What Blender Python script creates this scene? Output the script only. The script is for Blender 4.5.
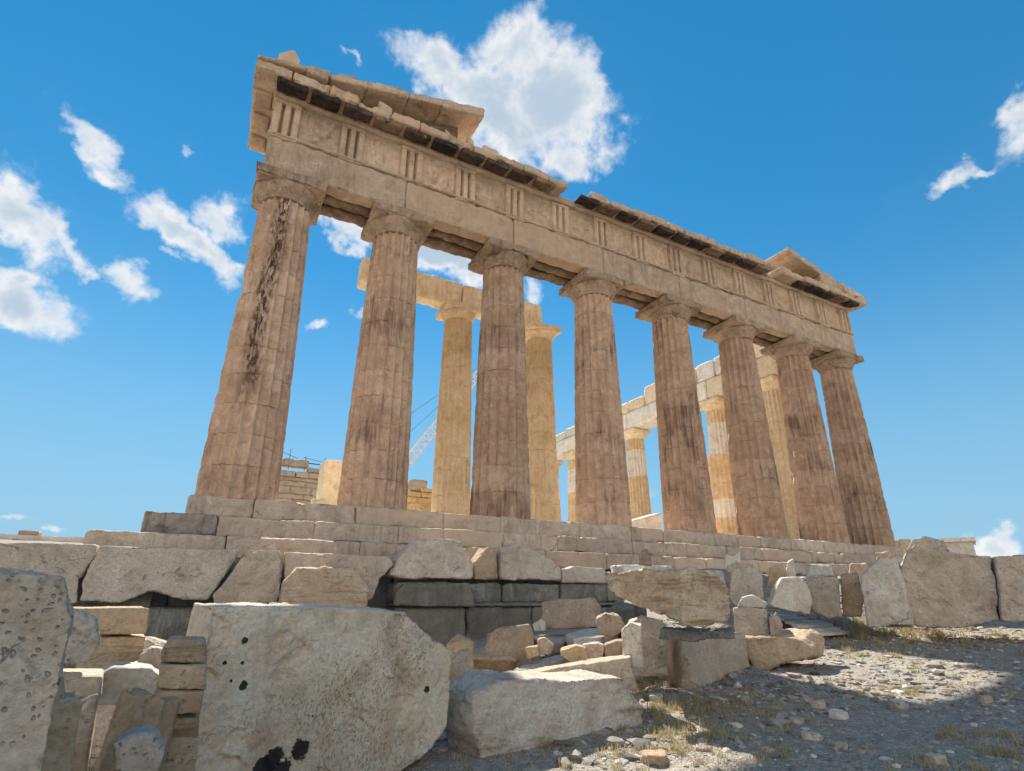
import bpy, bmesh, math, random
import numpy as np
from mathutils import Vector, Matrix
rad = math.radians
for o in list(bpy.data.objects): bpy.data.objects.remove(o)
SC = bpy.context.scene
COL = SC.collection

# ------------------------------------------------------------------ camera
EYE = np.array([-.376, -16.554, -2.215]); FPX = 546.3; CX, CY = 508.6, 399.7; W, H = 1024, 771
YAW, PITCH, ROLL = rad(27.571), rad(19.308), rad(.4405)
_f = np.array([math.sin(YAW)*math.cos(PITCH), math.cos(YAW)*math.cos(PITCH), math.sin(PITCH)])
_r = np.array([math.cos(YAW), -math.sin(YAW), 0.]); _u = np.cross(_r, _f)
RT = _r*math.cos(ROLL)+_u*math.sin(ROLL); UP = -_r*math.sin(ROLL)+_u*math.cos(ROLL); FW = _f
cam = bpy.data.cameras.new('camera'); camo = bpy.data.objects.new('camera', cam); COL.objects.link(camo)
camo.matrix_world = Matrix(((RT[0], UP[0], -FW[0], EYE[0]), (RT[1], UP[1], -FW[1], EYE[1]), (RT[2], UP[2], -FW[2], EYE[2]), (0, 0, 0, 1)))
cam.sensor_width = 36; cam.lens = 36*FPX/W
cam.shift_x = -(CX-W/2)/W; cam.shift_y = (CY-H/2)/W
cam.clip_start = .05; cam.clip_end = 5000
SC.camera = camo
SC.render.resolution_x, SC.render.resolution_y = W, H

# ------------------------------------------------------------------ light, sky, exposure
SUN_AZ, SUN_EL = 10.6, 44.3          # azimuth measured from +Y towards +X
SKY_STR, SUN_STR, EXPO = .10, 5.0, .93
SKY_GAMMA, SKY_SAT, SKY_VAL, BACK_FILL = .70, 1.62, 1.18, 1.0
HORIZON = (1.5, 2.9, 4.05, 1)
BACK_FILL_COL = (15.4, 13.2, 10.8, 1)
CLOUD_LIT, CLOUD_CORE = (5.3, 5.25, 5.1, 1), (2.7, 3.3, 3.9, 1)
SC.view_settings.view_transform = 'Standard'; SC.view_settings.look = 'None'
SC.view_settings.gamma = 1; SC.view_settings.use_curve_mapping = False; SC.view_settings.exposure = EXPO
sl = bpy.data.lights.new('sun', 'SUN'); sl.energy = SUN_STR; sl.angle = rad(.5); sl.color = (1, .93, .82)
so = bpy.data.objects.new('sun', sl); COL.objects.link(so)
sd = Vector((math.sin(rad(SUN_AZ))*math.cos(rad(SUN_EL)), math.cos(rad(SUN_AZ))*math.cos(rad(SUN_EL)), math.sin(rad(SUN_EL))))
so.rotation_euler = sd.to_track_quat('Z', 'Y').to_euler(); so.location = sd*100
wd = bpy.data.worlds.new('World'); SC.world = wd; wd.use_nodes = True
nt = wd.node_tree; nt.nodes.clear()
def wn(t, **k):
    n = nt.nodes.new(t)
    for a, v in k.items(): setattr(n, a, v)
    return n
def wmath(op, a, b=None, c=None, clamp=False):
    n = wn('ShaderNodeMath', operation=op, use_clamp=clamp)
    for i, v in enumerate((a, b, c)):
        if v is None: continue
        if isinstance(v, (int, float)): n.inputs[i].default_value = v
        else: nt.links.new(v, n.inputs[i])
    return n.outputs[0]
def wdot(a, vec):
    n = wn('ShaderNodeVectorMath', operation='DOT_PRODUCT'); nt.links.new(a, n.inputs[0]); n.inputs[1].default_value = tuple(vec)
    return n.outputs['Value']
sky = wn('ShaderNodeTexSky', sky_type='NISHITA', sun_disc=False)
sky.sun_elevation = rad(SUN_EL); sky.sun_rotation = rad(SUN_AZ); sky.altitude = 200; sky.air_density = 1.0; sky.dust_density = .0; sky.ozone_density = 3.0
gm = wn('ShaderNodeGamma'); gm.inputs['Gamma'].default_value = SKY_GAMMA; nt.links.new(sky.outputs[0], gm.inputs['Color'])
hs = wn('ShaderNodeHueSaturation'); hs.inputs['Saturation'].default_value = SKY_SAT; hs.inputs['Value'].default_value = SKY_VAL; hs.inputs['Hue'].default_value = .49
nt.links.new(gm.outputs[0], hs.inputs['Color'])
tc = wn('ShaderNodeTexCoord'); D = tc.outputs['Generated']
# clouds live in sky-direction space: gnomonic coordinates about one fixed heading of the sky
fwd = wdot(D, FW); w_ = wmath('MAXIMUM', fwd, .05)
def wnoise(scale, detail, rough, dist=0., vec=None):
    n = wn('ShaderNodeTexNoise'); n.inputs['Scale'].default_value = scale; n.inputs['Detail'].default_value = detail
    n.inputs['Roughness'].default_value = rough; n.inputs['Distortion'].default_value = dist
    nt.links.new(vec or D, n.inputs['Vector']); return n
wx = wnoise(7, 4, .55); wx2 = wnoise(30, 5, .6)
def warp(sock, dirv, ch):
    o = sock
    for nn, k in ((wx, .085), (wx2, .03)):
        sp = wn('ShaderNodeSeparateColor'); nt.links.new(nn.outputs['Color'], sp.inputs[0])
        o = wmath('ADD', o, wmath('MULTIPLY', wmath('SUBTRACT', sp.outputs[ch], .5), k*2.2))
    return o
cu = warp(wmath('DIVIDE', wdot(D, RT), w_), RT, 0); cv = warp(wmath('DIVIDE', wdot(D, UP), w_), UP, 1)
n1 = wnoise(8, 10, .62, .3).outputs[0]; n2 = wnoise(24, 9, .6, .3).outputs[0]; n3 = wnoise(4, 7, .6, .2).outputs[0]
# (centre as seen in the fitted view, half length, half width, tilt clockwise deg, strength)
CLOUDS = [(430, 60, 62, 36, 25, 1.05), (400, 30, 22, 14, 20, .8), (520, 48, 58, 44, 10, 1.15), (560, 100, 58, 62, 70, 1.35), (505, 105, 80, 48, 30, 1.35), (566, 150, 36, 34, 40, 1.05),
 (86, 143, 44, 17, 48, 1.0), (25, 225, 56, 32, 35, 1.2), (62, 240, 40, 18, 40, 1.0), (122, 278, 30, 22, 40, 1.0), (85, 268, 30, 10, 30, .8), (15, 292, 52, 28, 35, 1.2), (178, 235, 66, 22, 42, 1.15), (212, 262, 42, 22, 50, 1.1), (226, 222, 34, 24, 50, .95),
 (165, 262, 34, 9, 30, .8), (188, 161, 12, 8, 60, .85), (308, 322, 14, 11, 20, .95), (357, 72, 20, 7, 55, .85), (345, 225, 45, 16, 25, 1.0), (445, 258, 66, 26, 22, 1.3), (525, 285, 34, 18, 20, .9),
 (1018, 115, 62, 20, -62, 1.05), (948, 188, 44, 12, -35, .9), (975, 172, 20, 9, -35, .8), (1003, 538, 38, 18, 5, 1.1), (940, 545, 30, 7, 0, .8), (15, 517, 26, 6, 0, .75), (50, 527, 22, 5, 0, .7), (640, 495, 24, 10, 0, .7), (365, 305, 14, 8, 0, .75), (555, 520, 14, 16, 0, .8)]
tot = None
for (px, py, ra, rb, ang, st) in CLOUDS:
    a = rad(ang); u0 = (px-CX)/FPX; v0 = (CY-py)/FPX
    du = wmath('SUBTRACT', cu, u0); dv = wmath('SUBTRACT', cv, v0)
    p = wmath('DIVIDE', wmath('SUBTRACT', wmath('MULTIPLY', du, math.cos(a)), wmath('MULTIPLY', dv, math.sin(a))), ra/FPX)
    q = wmath('DIVIDE', wmath('ADD', wmath('MULTIPLY', du, math.sin(a)), wmath('MULTIPLY', dv, math.cos(a))), rb/FPX)
    r2 = wmath('ADD', wmath('MULTIPLY', p, p), wmath('MULTIPLY', q, q))
    g = wmath('MULTIPLY', wmath('POWER', 2.718, wmath('MULTIPLY', r2, -.70)), st)
    tot = g if tot is None else wmath('MAXIMUM', tot, g)
nz = wmath('ADD', wmath('MULTIPLY', wmath('SUBTRACT', n1, .5), 1.5), wmath('MULTIPLY', wmath('SUBTRACT', n2, .5), .75))
front = wmath('GREATER_THAN', fwd, .06)
# unseen warm cloud added behind the photographer, as fill light for the shaded facade
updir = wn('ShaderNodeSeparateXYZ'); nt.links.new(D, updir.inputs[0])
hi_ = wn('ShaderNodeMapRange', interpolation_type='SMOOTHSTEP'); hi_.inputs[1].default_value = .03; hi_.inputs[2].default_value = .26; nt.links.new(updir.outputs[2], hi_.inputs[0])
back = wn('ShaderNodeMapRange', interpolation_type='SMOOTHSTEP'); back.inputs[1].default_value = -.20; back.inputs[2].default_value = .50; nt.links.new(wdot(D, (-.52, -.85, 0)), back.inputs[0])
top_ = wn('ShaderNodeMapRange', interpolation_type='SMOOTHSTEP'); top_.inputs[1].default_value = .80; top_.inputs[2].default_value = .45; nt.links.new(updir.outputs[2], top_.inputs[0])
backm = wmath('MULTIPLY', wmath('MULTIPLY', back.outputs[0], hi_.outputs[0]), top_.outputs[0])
bk = wmath('MULTIPLY', backm, BACK_FILL)
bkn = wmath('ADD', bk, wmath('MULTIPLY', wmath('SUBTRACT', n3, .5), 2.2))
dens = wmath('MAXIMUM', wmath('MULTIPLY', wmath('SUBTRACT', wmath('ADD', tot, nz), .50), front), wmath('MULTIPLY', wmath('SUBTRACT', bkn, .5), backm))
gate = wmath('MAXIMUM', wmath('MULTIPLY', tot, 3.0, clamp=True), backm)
alpha = wn('ShaderNodeMapRange', interpolation_type='SMOOTHSTEP'); alpha.inputs[1].default_value = -.03; alpha.inputs[2].default_value = .60
nt.links.new(dens, alpha.inputs[0])
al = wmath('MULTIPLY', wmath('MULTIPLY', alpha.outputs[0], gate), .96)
core = wn('ShaderNodeMapRange', interpolation_type='SMOOTHSTEP'); core.inputs[1].default_value = .26; core.inputs[2].default_value = .85
nt.links.new(wmath('ADD', dens, wmath('MULTIPLY', wmath('SUBTRACT', n2, .5), -.9)), core.inputs[0])
ccol = wn('ShaderNodeMix', data_type='RGBA'); ccol.inputs['A'].default_value = CLOUD_LIT; ccol.inputs['B'].default_value = CLOUD_CORE
nt.links.new(wmath('MULTIPLY', core.outputs[0], front), ccol.inputs['Factor'])
hz = wn('ShaderNodeMapRange', interpolation_type='SMOOTHSTEP'); hz.inputs[1].default_value = .55; hz.inputs[2].default_value = -.04; hz.inputs[4].default_value = .97; nt.links.new(updir.outputs[2], hz.inputs[0])
hmix = wn('ShaderNodeMix', data_type='RGBA'); nt.links.new(hz.outputs[0], hmix.inputs['Factor']); nt.links.new(hs.outputs[0], hmix.inputs['A']); hmix.inputs['B'].default_value = HORIZON
bcol = wn('ShaderNodeMix', data_type='RGBA'); nt.links.new(backm, bcol.inputs['Factor']); nt.links.new(ccol.outputs['Result'], bcol.inputs['A']); bcol.inputs['B'].default_value = BACK_FILL_COL
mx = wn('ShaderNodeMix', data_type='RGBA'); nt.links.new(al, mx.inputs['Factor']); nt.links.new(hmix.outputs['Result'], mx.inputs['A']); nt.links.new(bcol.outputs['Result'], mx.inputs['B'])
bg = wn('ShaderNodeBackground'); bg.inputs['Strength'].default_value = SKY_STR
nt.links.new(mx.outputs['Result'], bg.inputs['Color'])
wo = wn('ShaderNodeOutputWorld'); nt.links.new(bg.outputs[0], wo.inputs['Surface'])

# ------------------------------------------------------------------ numeric helpers
RNG = np.random.default_rng(7); random.seed(7)
def _hash(ix, iy, iz, seed):
    h = (ix.astype(np.int64)*374761393+iy.astype(np.int64)*668265263+iz.astype(np.int64)*2147483647+seed*974711) & 0xffffffff
    h = ((h ^ (h >> 13))*1274126177) & 0xffffffff
    h = ((h ^ (h >> 16))*2246822519) & 0xffffffff
    return ((h ^ (h >> 15)) & 0xffffff)/float(0xffffff)
def vnoise(p, seed=0):
    i = np.floor(p); f = p-i; f = f*f*f*(f*(f*6-15)+10); i = i.astype(np.int64); o = 0
    for dx in (0, 1):
        wx = f[:, 0] if dx else 1-f[:, 0]
        for dy in (0, 1):
            wy = f[:, 1] if dy else 1-f[:, 1]
            for dz in (0, 1):
                wz = f[:, 2] if dz else 1-f[:, 2]
                o = o+wx*wy*wz*_hash(i[:, 0]+dx, i[:, 1]+dy, i[:, 2]+dz, seed)
    return o*2-1
def fbm(p, freq=1., octv=4, seed=0, aniso=(1, 1, 1), gain=.5):
    q = np.asarray(p, float)*np.array(aniso)*freq; a = 1.; o = 0; s = 0
    for k in range(octv):
        o = o+a*vnoise(q+k*17.3, seed+k); s += a; q = q*2.03; a *= gain
    return o/s
def ray(u, v): return RT*(u-CX)/FPX+UP*(CY-v)/FPX+FW
def gz(x, y):
    """height of the ground"""
    x = np.asarray(x, float); y = np.asarray(y, float)
    z = -3.57+.065*np.log1p(np.exp(np.clip(x-2.4, -30, 30)))
    z = z-np.maximum(0, z+2.45)*.85
    z = z+.22*np.exp(-((x-7.2)**2/7+(y+6.6)**2/5))
    z = z+.5*np.exp(-((x-11)**2/8+(y+5.4)**2/6))
    k = np.clip((y+9.6)/3.0, 0, 1)*np.clip((x-9.0)/2.2, 0, 1); z = z+.85*k*k*(3-2*k)
    return z
def on_ground(u, v, lift=0.):
    d = ray(u, v); t = 1.; 
    for k in range(4000):
        p = EYE+d*t
        if p[2] <= gz(p[0], p[1])+lift: break
        t += .01
    return p
def on_z(u, v, z): d = ray(u, v); return EYE+d*(z-EYE[2])/d[2]
def on_y(u, v, y): d = ray(u, v); return EYE+d*(y-EYE[1])/d[1]
def on_dist(u, v, r): d = ray(u, v); return EYE+d*r/math.hypot(d[0], d[1])

def mesh_obj(name, V, F, mat, parent=None, loc=(0, 0, 0), smooth=True, angle=None, seams=None):
    loc = np.array(loc, float)
    me = bpy.data.meshes.new(name)
    V = np.asarray(V, float)-loc
    me.from_pydata(V.tolist(), [], [tuple(int(i) for i in f) for f in F])
    if smooth: me.polygons.foreach_set('use_smooth', [True]*len(me.polygons))
    if angle: me.set_sharp_from_angle(angle=rad(angle))
    me.update()
    me.materials.append(mat)
    o = bpy.data.objects.new(name, me); COL.objects.link(o)
    if parent is not None:
        o.parent = parent
        base = parent; off = Vector((0, 0, 0))
        while base is not None: off += base.location; base = base.parent
        o.location = Vector(loc)-off
    else: o.location = loc
    return o
def tag(o, label=None, cat=None, group=None, kind=None):
    if label: o['label'] = label
    if cat: o['category'] = cat
    if group: o['group'] = group
    if kind: o['kind'] = kind
    return o
def empty(name, loc, label, cat, group=None):
    o = bpy.data.objects.new(name, None); o.empty_display_size = .3; o.location = loc; COL.objects.link(o)
    return tag(o, label, cat, group)
class MB:
    def __init__(s): s.V = []; s.F = []; s.n = 0
    def add(s, V, F):
        s.V.append(np.asarray(V, float)); s.F += [tuple(i+s.n for i in f) for f in F]; s.n += len(V); return s
    def box(s, a, b):
        (x0, y0, z0), (x1, y1, z1) = a, b
        return s.add([(x0, y0, z0), (x1, y0, z0), (x1, y1, z0), (x0, y1, z0), (x0, y0, z1), (x1, y0, z1), (x1, y1, z1), (x0, y1, z1)],
                     [(0, 3, 2, 1), (4, 5, 6, 7), (0, 1, 5, 4), (1, 2, 6, 5), (2, 3, 7, 6), (3, 0, 4, 7)])
    def bar(s, a, b, r, n=6):
        a = np.array(a, float); b = np.array(b, float); d = (b-a)/np.linalg.norm(b-a)
        t = np.cross(d, (0, 0, 1) if abs(d[2]) < .9 else (1, 0, 0)); t /= np.linalg.norm(t); w = np.cross(d, t)
        V = [c+r*(math.cos(k*2*math.pi/n)*t+math.sin(k*2*math.pi/n)*w) for c in (a, b) for k in range(n)]
        return s.add(V, [(k, (k+1) % n, n+(k+1) % n, n+k) for k in range(n)]+[tuple(range(n))[::-1], tuple(range(n, 2*n))])
    def arr(s): return np.concatenate(s.V), s.F
    def build(s, name, mat, parent=None, loc=(0, 0, 0), **k): V, F = s.arr(); return mesh_obj(name, V, F, mat, parent, loc, **k)

def remesh(V, F, voxel):
    me = bpy.data.meshes.new('tmp'); me.from_pydata([tuple(v) for v in V], [], F)
    bm = bmesh.new(); bm.from_mesh(me); bmesh.ops.recalc_face_normals(bm, faces=bm.faces); bm.to_mesh(me); bm.free()
    o = bpy.data.objects.new('tmp', me); COL.objects.link(o)
    m = o.modifiers.new('r', 'REMESH'); m.mode = 'VOXEL'; m.voxel_size = voxel
    dg = bpy.context.evaluated_depsgraph_get(); m2 = bpy.data.meshes.new_from_object(o.evaluated_get(dg))
    n = len(m2.vertices); VV = np.empty(n*3); m2.vertices.foreach_get('co', VV); VV = VV.reshape(-1, 3)
    NN = np.empty(n*3); m2.vertex_normals.foreach_get('vector', NN); NN = NN.reshape(-1, 3)
    nl = len(m2.loops); L = np.empty(nl, int); m2.loops.foreach_get('vertex_index', L)
    st = np.empty(len(m2.polygons), int); m2.polygons.foreach_get('loop_start', st)
    ct = np.empty(len(m2.polygons), int); m2.polygons.foreach_get('loop_total', ct)
    FF = [tuple(L[a:a+c]) for a, c in zip(st, ct)]
    bpy.data.objects.remove(o); bpy.data.meshes.remove(me); bpy.data.meshes.remove(m2)
    return VV, NN, FF
def fracture(p, size, seed):
    """broken-stone relief: each cell of a jittered lattice is its own tilted little plane"""
    q = p/size; b = np.floor(q-.5); best = np.full(len(q), 9e9); bi = np.zeros_like(q); bc = np.zeros_like(q)
    for dx in (0, 1):
        for dy in (0, 1):
            for dz in (0, 1):
                c = (b+[dx, dy, dz]).astype(np.int64)
                ct = c+.5+.8*(np.stack([_hash(c[:, 0], c[:, 1], c[:, 2], seed+k) for k in range(3)], 1)-.5)
                d = ((q-ct)**2).sum(1); m_ = d < best; best = np.where(m_, d, best); bi[m_] = c[m_]; bc[m_] = ct[m_]
    bi = bi.astype(np.int64); r_ = np.stack([_hash(bi[:, 0], bi[:, 1], bi[:, 2], seed+10+k) for k in range(4)], 1)-.5
    return ((q-bc)*r_[:, :3]).sum(1)*2+r_[:, 3]*.35
def weather(V, F, voxel=.05, rough=.012, big=.03, chip=.05, seed=0, aniso=(1, 1, 1), scale=1., vert=1., frac=None):
    """turn a plain solid into a worn stone: voxel rebuild, hollows, chipped edges, broken facets, fine grain"""
    V = np.asarray(V, float); ctr = V.mean(0); V0, F0 = V, F
    for _ in range(5):
        V, N, F = remesh(V0-ctr, F0, voxel)
        if len(V): break
        voxel *= .7
    V = V+ctr
    if frac is None: frac = rough*1.6
    d = big*fbm(V, 1.3/scale, 3, seed)+rough*fbm(V, 6/scale, 5, seed+9, aniso, .62)
    # edge wear: points whose normal departs from the axis they sit on get pushed in irregularly
    ex = np.partition(np.abs(N), 1, axis=1)[:, 1]
    wear = np.clip(ex*1.8, 0, 1)
    if vert < 1: wear = wear*(vert+(1-vert)*np.clip(np.abs(N[:, 2])*2.2, 0, 1))
    zone = np.clip(.15+1.2*fbm(V, 2.6/scale, 4, seed+21), 0, 1.3)
    d = d-chip*wear*zone*(.55+1.0*np.abs(fbm(V, 9/scale, 4, seed+23, (1, 1, 1), .65)))
    hol = np.clip(fbm(V, 1.9/scale, 3, seed+33)-.22, 0, 1)
    d = d-chip*1.4*hol
    msk = np.clip(.30+1.5*hol*2+1.1*wear*zone+.9*fbm(V, 1.5/scale, 3, seed+41), .08, 1.4)
    d = d+frac*msk*(fracture(V*np.array(aniso), .26*scale, seed+50)+.55*fracture(V*np.array(aniso), .11*scale, seed+60))
    V = V+N*d[:, None]
    return V, F
def facet(V, F, cuts, depth, seed):
    """break corners and edges off a solid with a few random planes"""
    if not cuts: return V, F
    r = random.Random(seed); bm = bmesh.new(); vs = [bm.verts.new(tuple(v)) for v in V]
    for f in F: bm.faces.new([vs[i] for i in f])
    bmesh.ops.recalc_face_normals(bm, faces=bm.faces)
    V = np.array(V); c = V.mean(0); ext = np.ptp(V, 0); 
    for k in range(cuts):
        cs = np.array([v.co for v in bm.verts]); p = cs[r.randrange(len(cs))]
        n = (p-c)/np.maximum(ext, .02)+np.array([r.uniform(-.35, .35) for _ in range(3)]); n[2] *= .8; n /= np.linalg.norm(n)
        sup = (cs @ n).max(); mid = c @ n; co = n*(sup-(sup-mid)*depth*r.uniform(.4, 1.25))
        g_ = list(bm.verts)+list(bm.edges)+list(bm.faces)
        res = bmesh.ops.bisect_plane(bm, geom=g_, plane_co=tuple(co), plane_no=tuple(n), clear_outer=True, dist=1e-5)
        ed = [e for e in res['geom_cut'] if isinstance(e, bmesh.types.BMEdge)]
        bmesh.ops.holes_fill(bm, edges=[e for e in bm.edges if e.is_boundary], sides=0)
    bmesh.ops.recalc_face_normals(bm, faces=bm.faces); bm.verts.index_update()
    V2 = np.array([v.co for v in bm.verts]); F2 = [tuple(v.index for v in f.verts) for f in bm.faces]; bm.free()
    return V2, F2
def prism(front, back):
    n = len(front); V = list(front)+list(back)
    F = [tuple(range(n)), tuple(range(2*n-1, n-1, -1))]+[(i, i+n, (i+1) % n+n, (i+1) % n) for i in range(n)]
    return np.array(V), F
def boxVF(a, b): return MB().box(a, b).arr()

# ------------------------------------------------------------------ materials
def newmat(name):
    m = bpy.data.materials.new(name); m.use_nodes = True; t = m.node_tree; t.nodes.clear()
    return m, t
class NG:
    def __init__(s, t): s.t = t
    def n(s, ty, ins=None, **k):
        x = s.t.nodes.new(ty)
        for a, v in k.items(): setattr(x, a, v)
        for a, v in (ins or {}).items():
            i = x.inputs[a]
            if isinstance(v, bpy.types.NodeSocket): s.t.links.new(v, i)
            else: i.default_value = v
        return x
    def m(s, op, a, b=0., clamp=False):
        return s.n('ShaderNodeMath', {0: a, 1: b}, operation=op, use_clamp=clamp).outputs[0]
    def rng(s, v, a, b, c=0., d=1.):
        return s.n('ShaderNodeMapRange', {0: v, 1: a, 2: b, 3: c, 4: d}, interpolation_type='SMOOTHSTEP').outputs[0]
    def noise(s, vec, scale, detail=6, rough=.6, dist=0.):
        return s.n('ShaderNodeTexNoise', {'Vector': vec, 'Scale': scale, 'Detail': detail, 'Roughness': rough, 'Distortion': dist}).outputs[0]
    def mix(s, f, a, b, bt='MIX'):
        return s.n('ShaderNodeMix', {'Factor': f, 'A': a, 'B': b}, data_type='RGBA', blend_type=bt).outputs['Result']
    def scale(s, vec, sc):
        return s.n('ShaderNodeMapping', {'Vector': vec, 'Scale': sc}).outputs[0]
def rgba(c): return (c[0], c[1], c[2], 1)
def stone(name, light, dark, stain=(.05, .035, .03), stain_amt=.35, streak=0., black=.0, bump=.5, grain=1., strata=None, pits=.4, pits_scale=30., rust=0., band=None, spots=None, drums=None, rough=.85, vary=.12, cracks=.4, tool=0., drum_h=0., island=0.):
    m, t = newmat(name); g = NG(t)
    tcn = g.n('ShaderNodeTexCoord'); P = tcn.outputs['Object']; rnd = g.n('ShaderNodeObjectInfo').outputs['Random']
    off = g.n('ShaderNodeVectorMath', {0: P, 1: g.n('ShaderNodeCombineXYZ', {0: g.m('MULTIPLY', rnd, 37.), 1: g.m('MULTIPLY', rnd, 71.), 2: g.m('MULTIPLY', rnd, 13.)}).outputs[0]}, operation='ADD').outputs[0]
    Q = off
    big = g.noise(Q, .9*grain, 5, .6, .4); mid = g.noise(Q, 4.5*grain, 8, .65, .3); fine = g.noise(Q, 30*grain, 8, .75)
    f = g.rng(g.m('ADD', g.m('MULTIPLY', big, .55), g.m('MULTIPLY', mid, .45)), .36, .66)
    col = g.mix(f, rgba(dark), rgba(light))
    if drum_h > 0:   # every drum of a column has a slightly different tone
        zz = g.m('FLOOR', g.m('DIVIDE', g.n('ShaderNodeSeparateXYZ', {0: P}).outputs[2], drum_h))
        wv = g.n('ShaderNodeTexWhiteNoise', {'Vector': g.n('ShaderNodeCombineXYZ', {0: zz, 1: rnd}).outputs[0]}, noise_dimensions='3D').outputs['Value']
        col = g.mix(g.rng(wv, .0, 1., .0, .42), col, rgba((light[0]*.74, light[1]*.66, light[2]*.6)))
        col = g.mix(g.m('MULTIPLY', g.m('GREATER_THAN', wv, .8), .35), col, rgba((min(.9, light[0]*1.25), min(.9, light[1]*1.3), min(.9, light[2]*1.35))))
    if drums:   # pale repair drums / patches by height
        for (z0, z1, c) in drums:
            zz = g.n('ShaderNodeSeparateXYZ', {0: P}).outputs[2]
            mk = g.m('MULTIPLY', g.m('GREATER_THAN', zz, z0), g.m('LESS_THAN', zz, z1))
            col = g.mix(g.m('MULTIPLY', mk, .85), col, rgba(c))
    if rust > 0:
        rn = g.noise(g.scale(Q, (1.3, 1.3, .45)), 1.6*grain, 7, .62, .8)
        col = g.mix(g.m('MULTIPLY', g.rng(rn, .52, .72), rust), col, rgba((.36, .17, .075)))
    tn = g.noise(Q, 1.9*grain, 9, .68, 1.2)
    col = g.mix(g.rng(tn, .50, .64, 0., .55), col, rgba((dark[0]*.72, dark[1]*.66, dark[2]*.60)))
    col = g.mix(g.rng(tn, .47, .36, 0., .55), col, rgba((min(.9, light[0]*1.18), min(.9, light[1]*1.2), min(.9, light[2]*1.25))))
    col = g.mix(g.rng(fine, .32, .72, .0, .55), col, rgba(tuple(c*.5 for c in dark)))
    hgt = g.m('ADD', g.m('MULTIPLY', mid, .7), g.m('MULTIPLY', fine, .38))
    if strata:
        sn = g.noise(g.scale(Q, strata), 1., 8, .62, .25)
        col = g.mix(g.rng(sn, .54, .68, 0., .75), col, rgba((.30, .17, .08)))
        col = g.mix(g.rng(sn, .40, .30, 0., .5), col, rgba((.12, .085, .06)))
        hgt = g.m('ADD', hgt, g.m('MULTIPLY', sn, .9))
    if streak > 0:
        st = g.noise(g.scale(Q, (5.5, 5.5, .42)), 1.25, 9, .7, .25)
        st2 = g.noise(Q, .55, 4, .6, .3)
        k = g.rng(g.m('ADD', g.m('MULTIPLY', st, .62), g.m('MULTIPLY', st2, .5)), .57, .72)
        col = g.mix(g.m('MULTIPLY', k, streak), col, rgba(stain))
        hgt = g.m('SUBTRACT', hgt, g.m('MULTIPLY', k, .25))
    sp = g.noise(Q, 2.3*grain, 11, .74, .5)
    col = g.mix(g.m('MULTIPLY', g.rng(sp, .57, .70), stain_amt), col, rgba(stain))
    if black > 0:
        bn = g.noise(Q, 1.15*grain, 10, .7, .6)
        col = g.mix(g.m('MULTIPLY', g.rng(bn, .70-black*.28, .76-black*.2), .92), col, rgba((.018, .017, .018)))
    if band:   # a weathered streak down one side of a column: (x, half width, z0, z1)
        sx = g.n('ShaderNodeSeparateXYZ', {0: P})
        bx = g.m('ABSOLUTE', g.m('SUBTRACT', g.m('ADD', sx.outputs[0], g.m('MULTIPLY', g.m('SUBTRACT', big, .5), .5)), g.m('ADD', band[0], g.m('MULTIPLY', sx.outputs[2], band[4]))))
        mk = g.m('MULTIPLY', g.rng(bx, band[1], band[1]*.3), g.m('LESS_THAN', sx.outputs[1], 0.))
        mk = g.m('MULTIPLY', mk, g.m('MULTIPLY', g.rng(sx.outputs[2], band[2], band[2]+2.5), g.rng(sx.outputs[2], band[3]+.8, band[3])))
        bn = g.noise(g.scale(Q, (7, 7, 2.2)), 1.6, 9, .72, .3)
        k = g.m('MULTIPLY', mk, g.rng(bn, .45, .58))
        col = g.mix(k, col, rgba((.085, .04, .034)))
        hgt = g.m('SUBTRACT', hgt, g.m('MULTIPLY', k, .5))
    if spots:
        for (c, r) in spots:
            dn = g.n('ShaderNodeVectorMath', {0: P, 1: tuple(c)}, operation='DISTANCE').outputs['Value']
            dn = g.m('ADD', dn, g.m('MULTIPLY', g.m('SUBTRACT', g.noise(P, 11., 6, .7), .5), r*2.6))
            col = g.mix(g.m('MULTIPLY', g.rng(dn, r, r*.82), .96), col, rgba((.014, .014, .017)))
    if cracks > 0:
        wq = g.n('ShaderNodeMix', {'Factor': .38, 'A': Q, 'B': g.n('ShaderNodeTexNoise', {'Vector': Q, 'Scale': 2.2*grain, 'Detail': 6.}).outputs[1]}, data_type='VECTOR').outputs[1]
        for csc, lim in ((.8, .007), (2.6, .009)):
            ce = g.n('ShaderNodeTexVoronoi', {'Vector': g.scale(wq, (.8, .8, 2.3)), 'Scale': csc*grain}, feature='DISTANCE_TO_EDGE').outputs['Distance']
            ck = g.m('MULTIPLY', g.rng(ce, lim, lim*.15), g.rng(g.noise(Q, 1.3*grain+csc, 4, .6), .54, .64))
            col = g.mix(g.m('MULTIPLY', ck, cracks), col, rgba(tuple(c*.8 for c in stain)))
            hgt = g.m('SUBTRACT', hgt, g.m('MULTIPLY', ck, .8*cracks))
    if tool > 0:    # pecked tool marks: short slanting dents in rough rows
        tq = g.n('ShaderNodeMix', {'Factor': .08, 'A': Q, 'B': g.n('ShaderNodeTexNoise', {'Vector': Q, 'Scale': 6., 'Detail': 4.}).outputs[1]}, data_type='VECTOR').outputs[1]
        tm = g.n('ShaderNodeMapping', {'Vector': tq, 'Rotation': (0, rad(22), 0), 'Scale': (1.0, 1.0, .48)}).outputs[0]
        tv = g.n('ShaderNodeTexVoronoi', {'Vector': tm, 'Scale': 62., 'Randomness': .9}).outputs['Distance']
        tk = g.m('MULTIPLY', g.rng(tv, .42, .12), g.rng(g.noise(Q, 1.9, 5, .6), .44, .58))
        hgt = g.m('SUBTRACT', hgt, g.m('MULTIPLY', tk, tool)); col = g.mix(g.m('MULTIPLY', tk, .38*tool), col, rgba(stain))
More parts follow.
